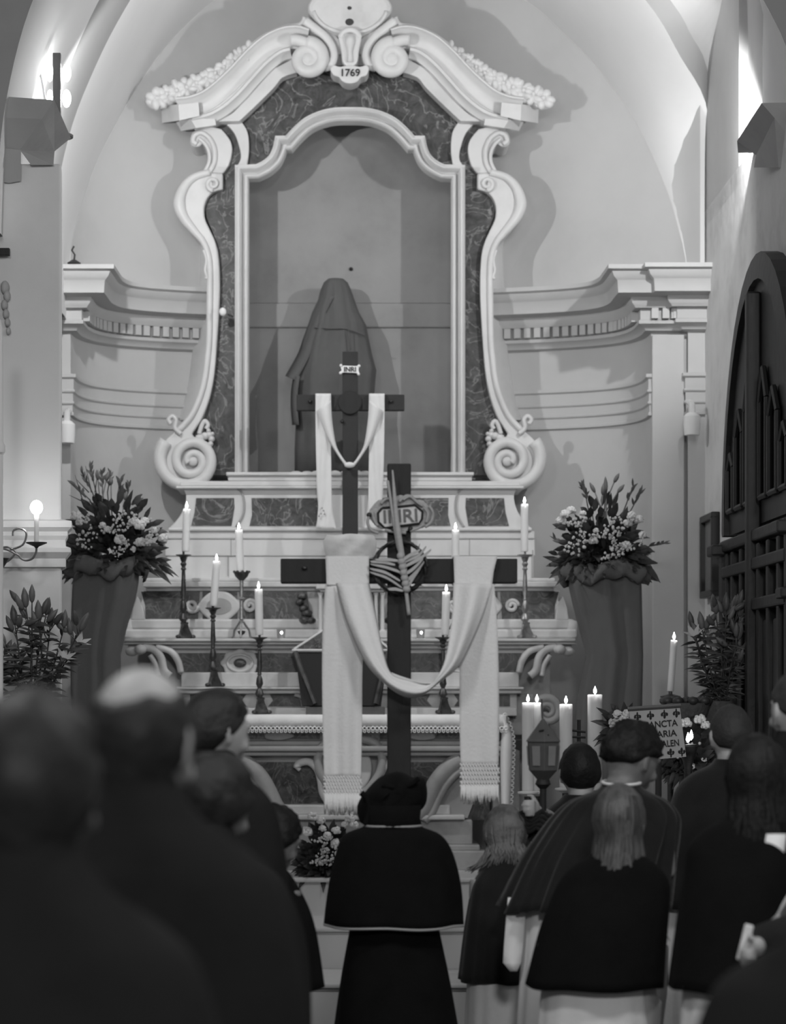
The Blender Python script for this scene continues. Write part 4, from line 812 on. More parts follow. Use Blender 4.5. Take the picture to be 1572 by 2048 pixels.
def macrame(x0, x1, y0, y1, y2, seed):
    """knotted net with tassels at the end of the cloth"""
    k = MB(); R = random.Random(seed); nx = 13; ny = 5; D = DX-0.03
    for j in range(ny):
        for i in range(nx):
            cx = lerp(x0, x1, (i+0.5*(j % 2)+0.25)/nx); cy = lerp(y0, y1, (j+.5)/ny); h = (y1-y0)/ny*0.62; ww = (x1-x0)/nx*0.58
            k.tube([P(cx-ww, cy-h, D), P(cx, cy, D-0.003), P(cx+ww, cy+h, D)], 0.0032, 4, False); k.tube([P(cx+ww, cy-h, D), P(cx, cy, D+0.002), P(cx-ww, cy+h, D)], 0.0032, 4, False)
    k.build('knotted_net', 'white_cloth', sh, smooth='all', kind='stuff')
    k = MB()
    for i in range(30):
        x = lerp(x0, x1, (i+.5)/30); e = y2+R.uniform(-6, 4); k.tube([P(x, y1-3, D), P(x+R.uniform(-1, 1), lerp(y1, e, .5), D-0.004), P(x+R.uniform(-3, 3), e, D+R.uniform(-.006, .006))], [0.0035, 0.004, 0.0028], 4)
    k.build('fringe', 'white_cloth', sh, smooth='all', kind='stuff')
macrame(649, 722, 1553, 1588, 1628, 3); macrame(922, 997, 1528, 1572, 1606, 4)

# ================================================================ CANDLESTICKS AND CANDLES
ZS1 = P(0, 1277, DH-0.13).z; ZS2 = P(0, 1374, DH-0.20).z; ZS3 = P(700, 1430.5, DT).z+0.005
def stick_ornate(loc, label, H, tri=True, m='bronze', group='candlesticks on the altar'):
    t = thing('candlestick', label, 'candlestick', loc, group); L = Vector(loc)
    b = MB(); b.lathe([(0.064, 0.0), (0.060, 0.012), (0.050, 0.03), (0.036, 0.06), (0.030, 0.085), (0.038, 0.095), (0.012, 0.10)], L, 3 if tri else 6); b.build('base', m, t, bevel=0.006)
    for a in range(3):
        f = MB(); d = Vector((math.cos(2*PI*a/3), math.sin(2*PI*a/3), 0)); f.ball(L+d*0.056+Vector((0, 0, 0.012)), (0.016, 0.016, 0.012)); f.build('foot', m, t, smooth='all')
    h0 = 0.095; h1 = H-0.03
    pr = [(0.012, h0), (0.026, h0+0.02), (0.018, h0+0.045), (0.010, h0+0.055), (0.021, h0+0.08), (0.017, h0+0.11), (0.009, h0+0.13), (0.013, h0+0.135)]
    n = h0+0.15; pr += [(0.010, n), (0.015, lerp(n, h1, .15)), (0.012, lerp(n, h1, .5)), (0.010, lerp(n, h1, .68)), (0.017, lerp(n, h1, .72)), (0.010, lerp(n, h1, .77)), (0.019, lerp(n, h1, .85)), (0.012, lerp(n, h1, .90)), (0.022, h1)]
    b = MB(); b.lathe(pr, L, 14); b.build('stem', m, t, smooth=True)
    b = MB(); b.lathe([(0.018, h1), (0.026, h1+0.008), (0.045, h1+0.016), (0.046, h1+0.020), (0.010, h1+0.020)], L, 18); b.build('drip_pan', m, t, smooth=True)
    b = MB(); b.lathe([(0.007, h1+0.02), (0.006, H+0.012)], L, 8); b.build('pricket', m, t, smooth=True)
    return t
def stick_cup(loc, label, H):
    t = thing('candlestick', label, 'candlestick', loc, 'candlesticks on the altar'); L = Vector(loc)
    for a in range(3):
        d = Vector((math.cos(2*PI*a/3+0.5), math.sin(2*PI*a/3+0.5), 0)); b = MB(); b.tube([L+Vector((0, 0, 0.12)), L+d*0.018+Vector((0, 0, 0.09)), L+d*0.050+Vector((0, 0, 0.05)), L+d*0.056+Vector((0, 0, 0.015)), L+d*0.068+Vector((0, 0, 0.006))], 0.006, 6); b.build('leg', 'brass', t, smooth='all')
    b = MB(); b.lathe([(0.004, 0.02), (0.018, 0.03), (0.024, 0.045), (0.004, 0.05)], L, 10); b.build('drop', 'iron', t, smooth=True)
    b = MB(); b.lathe([(0.014, 0.115), (0.011, 0.13), (0.011, 0.225), (0.026, 0.235), (0.011, 0.245), (0.011, H-0.05)], L, 12); b.build('stem', 'brass', t, smooth=True)
    b = MB(); b.lathe([(0.014, H-0.052), (0.036, H-0.03), (0.046, H-0.008), (0.046, H-0.004), (0.03, H-0.02)], L, 18); b.build('cup', 'bronze', t, smooth=True)
    for i in range(9):
        a = 2*PI*i/9; b = MB(); b.ball(L+Vector((0.044*math.cos(a), 0.044*math.sin(a), H-0.002)), (0.009, 0.009, 0.008), 6, 4); b.build('crown_point', 'bronze', t, smooth='all')
    return t
CN = 0
def candle(base, h, r, label, group=None, lean=0.0, flames=1, name='candle', thick=False):
    base = Vector(base); t = thing(name, label, 'candle', base, group); R = Matrix.Rotation(lean, 3, 'Y')
    k = MB(); rim = r*0.85
    prof = [(r*0.97, 0), (r, 0.01), (r, h-0.012), (r*1.0, h-0.002), (rim, h), (rim*0.75, h-(0.012 if thick else 0.004)), (0.002, h-(0.014 if thick else 0.004))]
    k.lathe(prof, (0, 0, 0), 20); k.v = [tuple(base+R@Vector(p)) for p in k.v]; k.build('wax_body', 'wax', t, smooth=True)
    top = base+R@Vector((0, 0, h))
    k = MB(); k.tube([top+Vector((0, 0, -0.012)), top+Vector((0.0005, 0, 0.012))], 0.0018, 5); k.build('wick', 'ink', t)
    fr = 0.0085 if thick else 0.0068
    k = MB(); k.lathe([(0.001, -0.004), (fr*0.75, 0.004), (fr, 0.012), (fr*0.75, 0.020), (fr*0.35, 0.028), (0.0005, 0.036)], top+Vector((0, 0, 0.006)), 10); k.build('flame', 'flame', t, smooth='all')
    return t
def cpx(px, ytop, ybot, D, r_px, label, **kw):
    a = P(px, ybot, D); h = (ybot-ytop)*D/FPX; return candle(a, h, r_px*D/FPX, label, **kw)
DA = 14.08
def zpx(z, D): return HY-(z-ZC)*FPX/D
for px, D, Zs, ystick, maker, lab in (
    (367, DA, ZS1, 1106, 'o', 'tall ornate bronze candlestick at the left end of the altar shelf'),
    (1050, DA, ZS1, 1106, 'o', 'tall ornate candlestick at the right end of the altar shelf'),
    (483, DA, ZS1, 1143, 'c', 'slender tripod candlestick with a crown cup, left of the crosses'),
    (911, DA, ZS1, 1143, 'c', 'slender tripod candlestick with a crown cup hidden behind the cloth, right of the crosses'),
    (426, 13.98, ZS2, 1212, 'o', 'dark candlestick on the second altar step below the left rosette'),
    (519, 13.83, ZS3, 1271, 'o', 'dark candlestick on the white altar cloth left of the crosses'),
    (886, 13.83, ZS3, 1271, 'o', 'dark candlestick on the white altar cloth between the large cross and the right tail')):
    x = P(px, 0, D).x; H = ZC-(ystick-HY)*D/FPX-Zs
    (stick_ornate if maker == 'o' else stick_cup)((x, D, Zs), lab, H) if maker == 'c' else stick_ornate((x, D, Zs), lab, H, m='brass' if px == 1050 else 'bronze')
g = 'lit candles on the altar'
cpx(371, 1018, 1103, DA, 7.5, 'lit candle on the tall left end candlestick', group=g, lean=0.03)
cpx(1049, 1008, 1103, DA, 7.5, 'lit candle on the tall right end candlestick', group=g)
cpx(481, 1060, 1144, DA, 7.5, 'lit candle in the crown cup candlestick on the left', group=g, lean=-0.04)
cpx(911, 1060, 1144, DA, 7.5, 'lit candle peeping over the right cross arm', group=g)
cpx(427, 1122, 1212, 13.98, 7.5, 'leaning lit candle on the second altar step', group=g, lean=0.07)
cpx(519, 1178, 1270, 13.83, 8, 'lit candle above the altar cloth on the left', group=g, lean=-0.02)
cpx(890, 1184, 1270, 13.83, 8, 'lit candle beside the right tail of the white cloth', group=g, lean=0.03)
# votive glasses
for px, lab in ((562, 'small votive glass glowing on the altar shelf left of the crosses'), (841, 'small votive glass glowing on the altar shelf right of the large cross')):
    L = Vector((P(px, 0, 14.06).x, 14.06, ZS1)); t = thing('votive_light', lab, 'votive', L, 'votive glasses on the shelf')
    k = MB(); k.lathe([(0.020, 0), (0.022, 0.005), (0.026, 0.055), (0.023, 0.055), (0.019, 0.012), (0.002, 0.012)], L, 14); k.build('glass', 'votive_glass', t, smooth=True)
    k = MB(); k.lathe([(0.016, 0.012), (0.016, 0.03), (0.002, 0.03)], L, 12); k.build('wax', 'wax', t)
    k = MB(); k.ball(L+Vector((0.004, -0.024, 0.035)), (0.006, 0.003, 0.007), 8, 6); k.build('flame', 'flame', t, smooth='all')
# glinting lamp on the retable side
L = P(446, 625, 14.66); t = thing('wall_bulb', 'small round white lamp fixed to the left dark marble side of the retable', 'lamp', L)
k = MB(); k.ball(L+Vector((0, -0.03, 0)), (0.022, 0.02, 0.026)); k.build('globe', 'paper_white', t, smooth='all'); k = MB(); k.tube([L+Vector((0, 0.05, 0.03)), L+Vector((0.01, -0.02, 0.035))], 0.006, 6); k.build('arm', 'brass', t)
# missal stand with black book
ms = thing('missal_stand', 'black sloping book stand with a pale frame on the altar behind the white cloth', 'book stand', (P(680, 0, 13.88).x, 13.82, ZS3))
def quad(name, pts, D0, D1, th, m, parent):
    q = [P(x, y, D0 if i in (0, 1) else D1) for i, (x, y) in enumerate(pts)]; k = MB(); k.add(q, [(0, 1, 2, 3)]); return k.build(name, m, parent, solid=th)
quad('slope', [(604, 1412), (762, 1412), (776, 1304), (590, 1304)], 13.80, 13.90, 0.015, 'ink', ms)
k = MB(); k.tube([P(584, 1301, 13.89), P(782, 1301, 13.89)], 0.010, 6); k.build('top_rail', 'old_marble', ms)
for q in ([P(590, 1304, 13.87), P(630, 1408, 13.78)], [P(776, 1304, 13.87), P(752, 1408, 13.78)]): k = MB(); k.tube(q, 0.016, 6); k.build('side_rail', 'bronze', ms)
k = MB(); k.grid([[P(588, 1300, 13.9), P(780, 1300, 13.9)], [P(645, 1262, 13.99), P(735, 1262, 13.99)]]); k.build('top_board', 'altar_inlay', ms, solid=0.01)
k = MB(); k.tube([P(588, 1299, 13.90), P(646, 1261, 13.99)], 0.009, 6); k.build('edge_strip', 'old_marble', ms)
k = MB(); k.tube([P(780, 1299, 13.90), P(734, 1261, 13.99)], 0.009, 6); k.build('edge_strip', 'old_marble', ms)
k = MB(); k.bpx(612, 1414, 770, 1430, 13.78, 0.10); k.build('foot', 'lantern_metal', ms, bevel=0.004)
# thick pillar candles with iron stands on the right
def pillar(px, yt, yb, D, r_px, lab, lab2, gz):
    a = P(px, yb, D); r = r_px*D/FPX; candle(a, (yb-yt)*D/FPX, r, lab, 'thick pillar candles on the right', thick=True, name='pillar_candle')
    t = thing('candle_stand', lab2, 'stand', (a.x, a.y, gz), 'stands of the pillar candles')
    k = MB(); k.lathe([(r*0.5, -0.03), (r*1.7, -0.012), (r*1.75, -0.004), (r*1.0, 0.0)], a, 18); k.build('dish', 'paper_white', t, smooth=True)
    k = MB(); k.lathe([(0.05, gz-a.z), (0.05, gz-a.z+0.02), (0.03, gz-a.z+0.05), (0.018, gz-a.z+0.1), (0.016, -0.25), (0.03, -0.2), (0.016, -0.15), (0.02, -0.03)], a, 14); k.build('column', 'iron', t, smooth=True)
pillar(1056, 1405, 1582, 12.35, 12, 'front left thick pillar candle behind the lantern', 'iron stand with white dish holding the pillar candle behind the lantern', 0.21)
pillar(1074, 1405, 1582, 12.50, 10, 'thick pillar candle half hidden by its twin behind the lantern', 'iron stand of the half hidden twin pillar candle', 0.21)
pillar(1132, 1408, 1575, 12.4, 13, 'thick pillar candle standing between the lantern and the tallest pillar candle', 'iron stand of the middle pillar candle', 0.21)
pillar(1190, 1389, 1575, 12.35, 15, 'tallest and thickest pillar candle, left of the lettered sign', 'iron stand of the tallest pillar candle', 0.21)
# candle on a tall stand by the right pilaster
a = P(1341, 1388, 12.9); t = thing('standing_candlestick', 'dark standing candlestick before the right pilaster behind the sign', 'candlestick', (a.x, 12.9, 0.43))
k = MB(); k.lathe([(0.010, 0.03), (0.010, 0.0), (0.055, -0.012), (0.055, -0.018), (0.02, -0.03), (0.026, -0.05), (0.014, -0.07), (0.03, -0.09), (0.018, -0.12), (0.016, 0.6-a.z), (0.10, 0.5-a.z), (0.12, 0.43-a.z)], a, 16); k.build('column', 'bronze', t, smooth=True)
candle(a+Vector((0, 0, 0.015)), 0.275, 0.018, 'slim leaning lit candle before the right pilaster', lean=0.07)
# ================================================================ FLOWERS AND DRAPED PEDESTALS
def leafmesh(k, base, d, L, W, bend=0.15, up=Vector((0, 0, 1))):
    d = Vector(d).normalized(); side = d.cross(Vector((0, -1, 0.3)))
    if side.length < 0.1: side = d.cross(Vector((1, 0, 0)))
    side.normalize(); nrm = side.cross(d); rows = []
    for i, w_ in enumerate((0.25, 0.9, 1.0, 0.6, 0.05)):
        t = i/4; c = Vector(base)+d*L*t+Vector((0, 0, -bend*L*t*t)); rows.append([c-side*W*w_/2, c+nrm*W*0.12*w_, c+side*W*w_/2])
    k.grid(rows)
def drape(name, label, cx, D, prof, gz, seed, m='purple_cloth'):
    """cloth-wrapped pedestal: prof = (y px, xl, xr, depth)"""
    t = thing(name, label, 'pedestal', (P(cx, 0, D).x, D, gz)); rows = []; R = random.Random(seed); ph = [R.uniform(0, 6) for _ in range(4)]; N_ = 72
    for j, (y, xl, xr, dep) in enumerate(prof):
        row = []
        for i in range(N_):
            a = 2*PI*i/N_; sq = 1/max(abs(math.cos(a)), abs(math.sin(a)))**0.55
            f = 1+0.06*math.sin(5*a+ph[0]+0.2*j)+0.06*math.sin(9*a+ph[1]-0.15*j)+0.035*math.sin(14*a+ph[2])
            c = (xl+xr)/2; p = P(c+(xr-xl)/2*math.cos(a)*min(1.0, sq*0.82)*(0.97+0.03*f), y, D); p.y += dep*math.sin(a)*sq*0.8*f; row.append(p)
        rows.append(row)
    k = MB(); k.grid(rows, True, True); k.build('drape', m, t, smooth='all')
    y0, xl, xr, dep = prof[0]; k = MB(); rows = []
    for j in range(5):
        row = []
        for i in range(N_):
            a = 2*PI*i/N_; v = j/4; r = 0.98+0.10*math.sin(PI*v)+0.06*math.sin(7*a+3*v+ph[3])+0.05*math.sin(13*a+ph[1]+2*v)+0.03*math.sin(21*a+4*v)
            p = P((xl+xr)/2+(xr-xl)/2*math.cos(a)*r, y0-20+v*34+7*math.sin(4*a+ph[0])+4*math.sin(11*a+ph[2])*v, D); p.y += dep*math.sin(a)*r; row.append(p)
        rows.append(row)
    k.grid(rows, True); k.build('crumpled_collar', m, t, smooth='all', solid=0.004)
    return t
DLp = 13.55
drape('draped_pedestal', 'purple draped pedestal under the flowers left of the altar', 210, DLp, [(1140, 136, 292, .20), (1165, 131, 291, .20), (1200, 130, 284, .19), (1260, 130, 264, .18), (1310, 130, 252, .17), (1400, 132, 252, .17), (1560, 134, 256, .18), (1728, 130, 262, .19)], 0.64, 1)
drape('draped_pedestal', 'purple draped pedestal under the flowers right of the altar', 1210, DLp, [(1150, 1125, 1296, .20), (1175, 1122, 1298, .20), (1215, 1132, 1298, .19), (1260, 1145, 1298, .18), (1310, 1160, 1298, .17), (1400, 1140, 1298, .17), (1560, 1130, 1298, .18), (1728, 1126, 1298, .19)], 0.64, 5)
def petals(k, c, r, seed, n=26):
    R = random.Random(seed); k.ball(c, r*0.55, 8, 6)
    for i in range(n):
        z = R.uniform(-0.5, 1); a = R.uniform(0, 2*PI); q = math.sqrt(max(0, 1-z*z)); d = Vector((q*math.cos(a), -abs(q*math.sin(a)) if R.random() < .75 else q*math.sin(a), z))
        k.ball(c+d*r*0.62, (r*0.34, r*0.34, r*0.30), 6, 4)
def lily_bud(k, base, d, L, r):
    d = Vector(d).normalized(); k.tube([Vector(base)+d*L*t for t in (0, .12, .35, .6, .85, 1)], [r*0.3, r*0.75, r, r*0.95, r*0.5, r*0.08], 8)
def lily_open(k, c, d, L):
    d = Vector(d).normalized(); a0 = d.orthogonal().normalized(); b0 = d.cross(a0)
    for i in range(6):
        o = a0*math.cos(PI*i/3)+b0*math.sin(PI*i/3); rows = []
        for t, w_ in ((0, .12), (.35, .8), (.7, 1), (1, .1)):
            p = Vector(c)+d*L*(t-0.25*t*t)+o*L*0.55*t*t; s_ = o.cross(d); rows.append([p-s_*L*0.13*w_, p+s_*L*0.13*w_])
        k.grid(rows)
def bouquet(name, label, px, py, D, wpx, hpx, seed, blooms, spikes, group=None, nleaf=260, gyp=220, buds=(), base_z=None):
    R = random.Random(seed); c = P(px, py, D); s = D/FPX; t = thing(name, label, 'flowers', (c.x, c.y, c.z-hpx*0.45*s), group)
    k = MB(); o = c-Vector((0, 0, hpx*s*0.42))
    for i in range(nleaf):
        a = R.uniform(0, 2*PI); el = R.uniform(-0.35, 1.25); d = Vector((math.cos(a)*math.cos(el), -abs(math.sin(a))*math.cos(el)*0.8, math.sin(el)))
        rr = R.uniform(0.25, 0.85); tall = 0.72 if (el > .45 and i % 2) else 0.45; b = o+Vector((d.x*wpx*s*0.5*rr, d.y*wpx*s*0.4*rr, d.z*hpx*s*tall*rr+0.02)); leafmesh(k, b, d+Vector((R.uniform(-.4, .4), R.uniform(-.4, .1), R.uniform(-.2, .4))), R.uniform(.07, .13), R.uniform(.022, .045), R.uniform(0, .5))
    k.build('foliage', 'leaf', t, smooth='all')
    for (x, y, L, ang) in spikes:
        k = MB(); b = P(x, y, D-0.03); d = Vector((math.sin(ang), R.uniform(-.15, .1), math.cos(ang))); k.tube([o+Vector((0, -.03, .04)), o.lerp(b, .6)+Vector((0, -.02, 0)), b, b+d*L], [0.005, .004, 0.004, 0.002], 5)
        for q in range(9):
            p = b+d*L*(0.25+0.08*q); leafmesh(k, p, d+Vector((R.uniform(-.8, .8), R.uniform(-.6, .2), R.uniform(-.1, .5))), R.uniform(.035, .06), R.uniform(.010, .018), .1)
        k.build('green_spike', 'leaf_mid', t, smooth='all')
    for i, (x, y, r) in enumerate(blooms):
        k = MB(); petals(k, P(x, y, D-wpx*s*0.33-0.01*(i % 3)), r*s, seed*50+i); k.build('bloom', 'petal', t, smooth='all')
    for i, (x, y, L, ang) in enumerate(buds):
        k = MB(); b = P(x, y, D-0.08); d = Vector((math.sin(ang), -0.1, math.cos(ang))); lily_bud(k, b, d, L, 0.012); k.tube([b, b-d*0.10+Vector((0, 0.02, -0.03)), o+Vector((0, -.03, .04))], [0.004, 0.004, .005], 5); k.build('lily_bud', 'bud', t, smooth='all')
    k = MB()
    for i in range(gyp):
        a = R.uniform(0, 2*PI); q = math.sqrt(R.random()); x = px+wpx*0.42*q*math.cos(a); y = py+hpx*0.12+hpx*0.22*q*math.sin(a)
        if math.sin(x*0.09+seed)+math.sin(y*0.11+x*0.05) < -0.1: continue
        k.ball(P(x, y, D-wpx*s*0.36-R.uniform(0, .05)), R.uniform(.005, .010), 5, 3)
    if gyp: k.build('baby_breath', 'petal_small', t, kind='stuff')
    return t
bouquet('flower_arrangement', 'tall arrangement of white blooms and foliage on the left draped pedestal', 230, 1040, DLp, 215, 200, 11,
    [(152, 1032, 13), (160, 1045, 10), (240, 1080, 13), (281, 1086, 13), (268, 1045, 13), (280, 1052, 14), (290, 1043, 10), (205, 1052, 9), (215, 1060, 9), (326, 1078, 12), (266, 1098, 7), (310, 1062, 9)],
    [(185, 985, .14, -.5), (190, 975, .13, -.25), (180, 1000, .14, -.8), (205, 985, .12, 0.0), (215, 985, .12, .15), (250, 1000, .1, .3), (235, 990, .10, .2)] , buds=((196, 960, .06, -.1), (212, 962, .06, .3), (222, 970, .05, .0), (250, 1000, .05, .2)), nleaf=460, gyp=260)
k = MB()
for i, (x0, y0, x1, y1) in enumerate(((183, 985, 171, 932), (178, 985, 152, 958), (172, 995, 142, 968), (170, 1005, 138, 990), (190, 985, 196, 940), (168, 1010, 150, 950))): k.tube([P(x0, y0, 13.45), P(x1, y1, 13.43)], [0.004, 0.001], 5)
k.build('grass_blade', 'leaf', bpy.data.objects['flower_arrangement'])
bouquet('flower_arrangement', 'rounded arrangement of white blooms and lily buds on the right draped pedestal', 1200, 1050, DLp, 215, 200, 23,
    [(1187, 1082, 11), (1252, 1092, 12), (1130, 1030, 12), (1142, 1022, 11), (1120, 1042, 10), (1262, 1032, 11), (1255, 1048, 11), (1278, 1040, 11), (1166, 1028, 8), (1285, 1070, 9), (1192, 1062, 7)],
    [(1175, 1010, .12, -.2), (1250, 1015, .14, .35), (1262, 1020, .12, .5), (1150, 1100, .14, -1.1), (1285, 1095, .14, 1.4), (1180, 1000, .1, -.5)], buds=((1190, 985, .065, -.5), (1212, 985, .09, -.05), (1228, 965, .06, .5), (1235, 985, .06, .7), (1205, 990, .07, .1)), nleaf=460, gyp=420)
bouquet('flower_arrangement', 'low arrangement of white chrysanthemums before the altar foot', 655, 1688, 13.35, 135, 130, 31,
    [(613, 1665, 14), (626, 1634, 12), (672, 1662, 11), (672, 1688, 13), (700, 1638, 12), (708, 1650, 10), (690, 1650, 9), (642, 1642, 10), (655, 1672, 10), (645, 1658, 9)], [], nleaf=260, gyp=260)
bouquet('flower_arrangement', 'small pale hydrangea bunch beside the lettered sign, behind curly haired boy', 1246, 1440, 11.6, 70, 60, 37, [(1235, 1430, 12), (1255, 1428, 12), (1246, 1442, 13), (1228, 1445, 10), (1268, 1440, 10)], [], nleaf=60, gyp=120)
bouquet('flower_arrangement', 'white carnations in dark foliage right of the lettered sign', 1385, 1480, 11.4, 110, 140, 41, [(1372, 1447, 14), (1400, 1440, 14), (1412, 1452, 12), (1385, 1535, 7), (1408, 1520, 7)], [], nleaf=260, gyp=60)
# stands that carry the three right-hand / floor arrangements
for lab, px, D, zt, gz in (('dark pedestal stand under the hydrangea bunch', 1246, 11.6, 1.45, 0.0), ('dark pedestal stand under the white carnations', 1385, 11.4, 1.30, 0.0)):
    x = P(px, 0, D).x; k = MB(); k.lathe([(0.12, gz), (0.12, gz+.03), (0.03, gz+.06), (0.025, zt-.1), (0.07, zt-0.03), (0.07, zt)], (x, D, 0), 16); tag(k.build('flower_stand', 'iron', smooth=True), lab, 'stand')
k = MB(); x = P(655, 0, 13.42).x; k.lathe([(0.10, 0.64), (0.14, 0.72), (0.15, 0.76), (0.12, 0.76)], (x, 13.42, 0), 18); tag(k.build('flower_bowl', 'iron', smooth=True), 'dark low bowl holding the chrysanthemums before the altar', 'bowl')
# potted lilies
def lilies(label, D, stems, seed, pot, potlab):
    R = random.Random(seed); b0 = P(*pot, D); t = thing('lily_plant', label, 'lilies', b0, 'potted lilies'); leaves = MB()
    for si, (x0, y0, x1, y1, kind) in enumerate(stems):
        off = R.uniform(-.06, .06); a = P(x0, y0, D+off*0.3); e = P(x1, y1, D+off); mid = a.lerp(e, .5)+Vector((R.uniform(-.02, .02), R.uniform(-.03, .03), 0.01)); path = [Vector(q) for q in cr([tuple(a), tuple(mid), tuple(e)], 6)]
        k = MB(); k.tube(path, [0.006-0.003*i/12 for i in range(13)], 6); k.build('stem', 'leaf', t, smooth='all')
        n = 20
        for q in range(n):
            p = path[min(12, int(12*(0.05+0.85*q/n)))]; an = R.uniform(0, 2*PI); leafmesh(leaves, p, (math.cos(an), -abs(math.sin(an))*.7+.1, R.uniform(-.1, .5)), R.uniform(.06, .11), R.uniform(.010, .018), .25)
        d = (e-mid).normalized(); k = MB()
        if kind == 'b': lily_bud(k, e, d+Vector((R.uniform(-.2, .2), 0, .3)), .085, .015)
        elif kind == 'c':
            lily_bud(k, e, d+Vector((0, 0, .2)), .095, .018)
        else: lily_open(k, e, d+Vector((0, -.5, .1)), .10)
        k.build('lily_flower' if kind == 'o' else 'lily_bud', 'petal_small' if kind == 'o' else ('bud' if (si+seed) % 3 else 'leaf_mid'), t, smooth='all')
        if kind == 'c':
            for q in range(3):
                k = MB(); dd = Vector((R.uniform(-.9, .9), R.uniform(-.5, .1), R.uniform(.3, 1))).normalized(); p = path[-2-q]; k.tube([p, p+dd*.05], [.003, .003], 5); lily_bud(k, p+dd*.05, dd, .08, .015); k.build('lily_bud', 'bud' if q else 'leaf_mid', t, smooth='all')
    leaves.build('leaves', 'leaf', t, smooth='all')
    c = Vector(b0); k = MB(); gz = 0.0
    k.lathe([(0.10, gz), (0.10, gz+.03), (0.04, gz+.06), (0.035, c.z-.32), (0.09, c.z-.27), (0.09, c.z-.25)], (c.x, c.y, 0), 16); tag(k.build('plant_stand', 'iron', smooth=True), potlab[0], 'stand')
    k = MB(); k.lathe([(0.08, c.z-.25), (0.10, c.z-.10), (0.11, c.z+.0), (0.10, c.z-.0), (0.09, c.z-.03), (0.01, c.z-.03)], (c.x, c.y, 0), 18); tag(k.build('plant_pot', 'wicker', smooth=True), potlab[1], 'pot')
    return t
lilies('budding lily plant at the left edge before the pier', 11.2, [(50, 1400, 30, 1250, 'c'), (62, 1400, 52, 1215, 'c'), (70, 1400, 78, 1240, 'c'), (78, 1400, 100, 1255, 'c'), (85, 1400, 128, 1255, 'b'), (92, 1400, 160, 1262, 'c'), (95, 1400, 150, 1300, 'o'), (58, 1400, 10, 1290, 'c'), (60, 1400, -10, 1320, 'c'), (66, 1400, 92, 1230, 'b'), (60, 1400, 64, 1205, 'b'), (45, 1400, 30, 1315, 'o'), (80, 1400, 120, 1330, 'o'), (40, 1400, -20, 1360, 'c')], 3, (66, 1405), ('dark stand of the left lily plant', 'dark pot of the left lily plant'))
lilies('budding lily plant at the right beside the arched door', 12.05, [(1440, 1400, 1430, 1225, 'c'), (1445, 1400, 1452, 1222, 'c'), (1450, 1400, 1468, 1228, 'c'), (1435, 1400, 1405, 1260, 'c'), (1430, 1400, 1385, 1255, 'b'), (1432, 1400, 1392, 1285, 'o'), (1440, 1400, 1420, 1285, 'o'), (1450, 1400, 1478, 1212, 'b'), (1446, 1400, 1440, 1290, 'c'), (1452, 1400, 1476, 1280, 'c'), (1455, 1400, 1480, 1330, 'c'), (1428, 1400, 1408, 1335, 'b')], 8, (1425, 1402), ('dark stand of the right lily plant', 'dark pot of the right lily plant'))
# wicker basket with rolled edge by the right lilies
c = P(1372, 1436, 11.9); k = MB(); k.lathe([(0.09, -0.03), (0.115, 0.04), (0.12, 0.075), (0.105, 0.075), (0.09, 0.0), (0.002, -0.01)], c, 20)
bk = thing('wicker_basket', 'low wicker basket beside the right lily plant', 'basket', c-Vector((0, 0, .03))); k.build('basket', 'wicker', bk, smooth=True)
for i in range(9):
    a = 2*PI*i/9; k = MB(); k.ball(c+Vector((.105*math.cos(a), .105*math.sin(a), .085)), (.03, .03, .022), 8, 5); k.build('moss_tuft', 'leaf', bk, smooth='all')
k = MB(); k.lathe([(0.055, -c.z), (0.055, .03-c.z), (0.03, .06-c.z), (0.028, -.06), (0.07, -.031)], c, 14); tag(k.build('basket_stand', 'iron', smooth=True), 'dark stand under the wicker basket', 'stand')
# oil lamp with bright flames in front of the carnations
c = P(1376, 1480, 11.0); t = thing('altar_lamp', 'small lamp with two bright flames among the carnations right of the sign', 'lamp', (c.x, c.y, 0))
for dx, dz in ((0, 0), (.015, .012), (-.035, .02)):
    k = MB(); k.lathe([(0.001, -.012), (0.009, 0), (0.008, .012), (0.0008, .035)], c+Vector((dx, 0, dz)), 8); k.build('flame', 'flame', t, smooth='all')
k = MB(); k.lathe([(0.12, -c.z), (0.12, .03-c.z), (0.02, .06-c.z), (0.018, -.12), (0.03, -.08), (0.045, -.03), (0.04, -.02), (0.01, -.02)], c, 14); k.build('column', 'bronze', t, smooth=True)
# ---- lettered banner board
DB = 10.6; c = P(1318, 1466, DB); sg = thing('lettered_sign', 'white banner board reading SANCTA MARIA MAGDALEN with fleur-de-lis rows', 'sign', (c.x, DB, 0))
RT = Matrix.Rotation(math.radians(-5), 4, 'Y'); s_ = DB/FPX
def B(dx, dy, dd=0): return c+(RT@Vector((dx*s_, -dd, -dy*s_)))
k = MB(); q = [B(-56, -50), B(46, -48), B(50, 52), B(-52, 52)]; q2 = [p+Vector((0, .02, 0)) for p in q]; k.add(q+q2, [(0, 1, 2, 3), (4, 7, 6, 5), (0, 4, 5, 1), (1, 5, 6, 2), (2, 6, 7, 3), (3, 7, 4, 0)]); k.build('board', 'sign_cloth', sg)
k = MB(); k.tube([B(-58, -53), B(48, -51)], 0.010, 8); k.build('top_rod', 'lantern_metal', sg)
for txt, dy, size, dx, sx in (('SANCTA', -17, 0.040, 6, 0.92), ('MARIA', 3, 0.040, 8, 1.0), ('MAGDALEN', 23, 0.040, 0, 0.80)):
    text('lettering', txt, size, Matrix.Translation(B(dx, dy, .003))@RT, 'ink', sg, depth=.001, sx=sx)
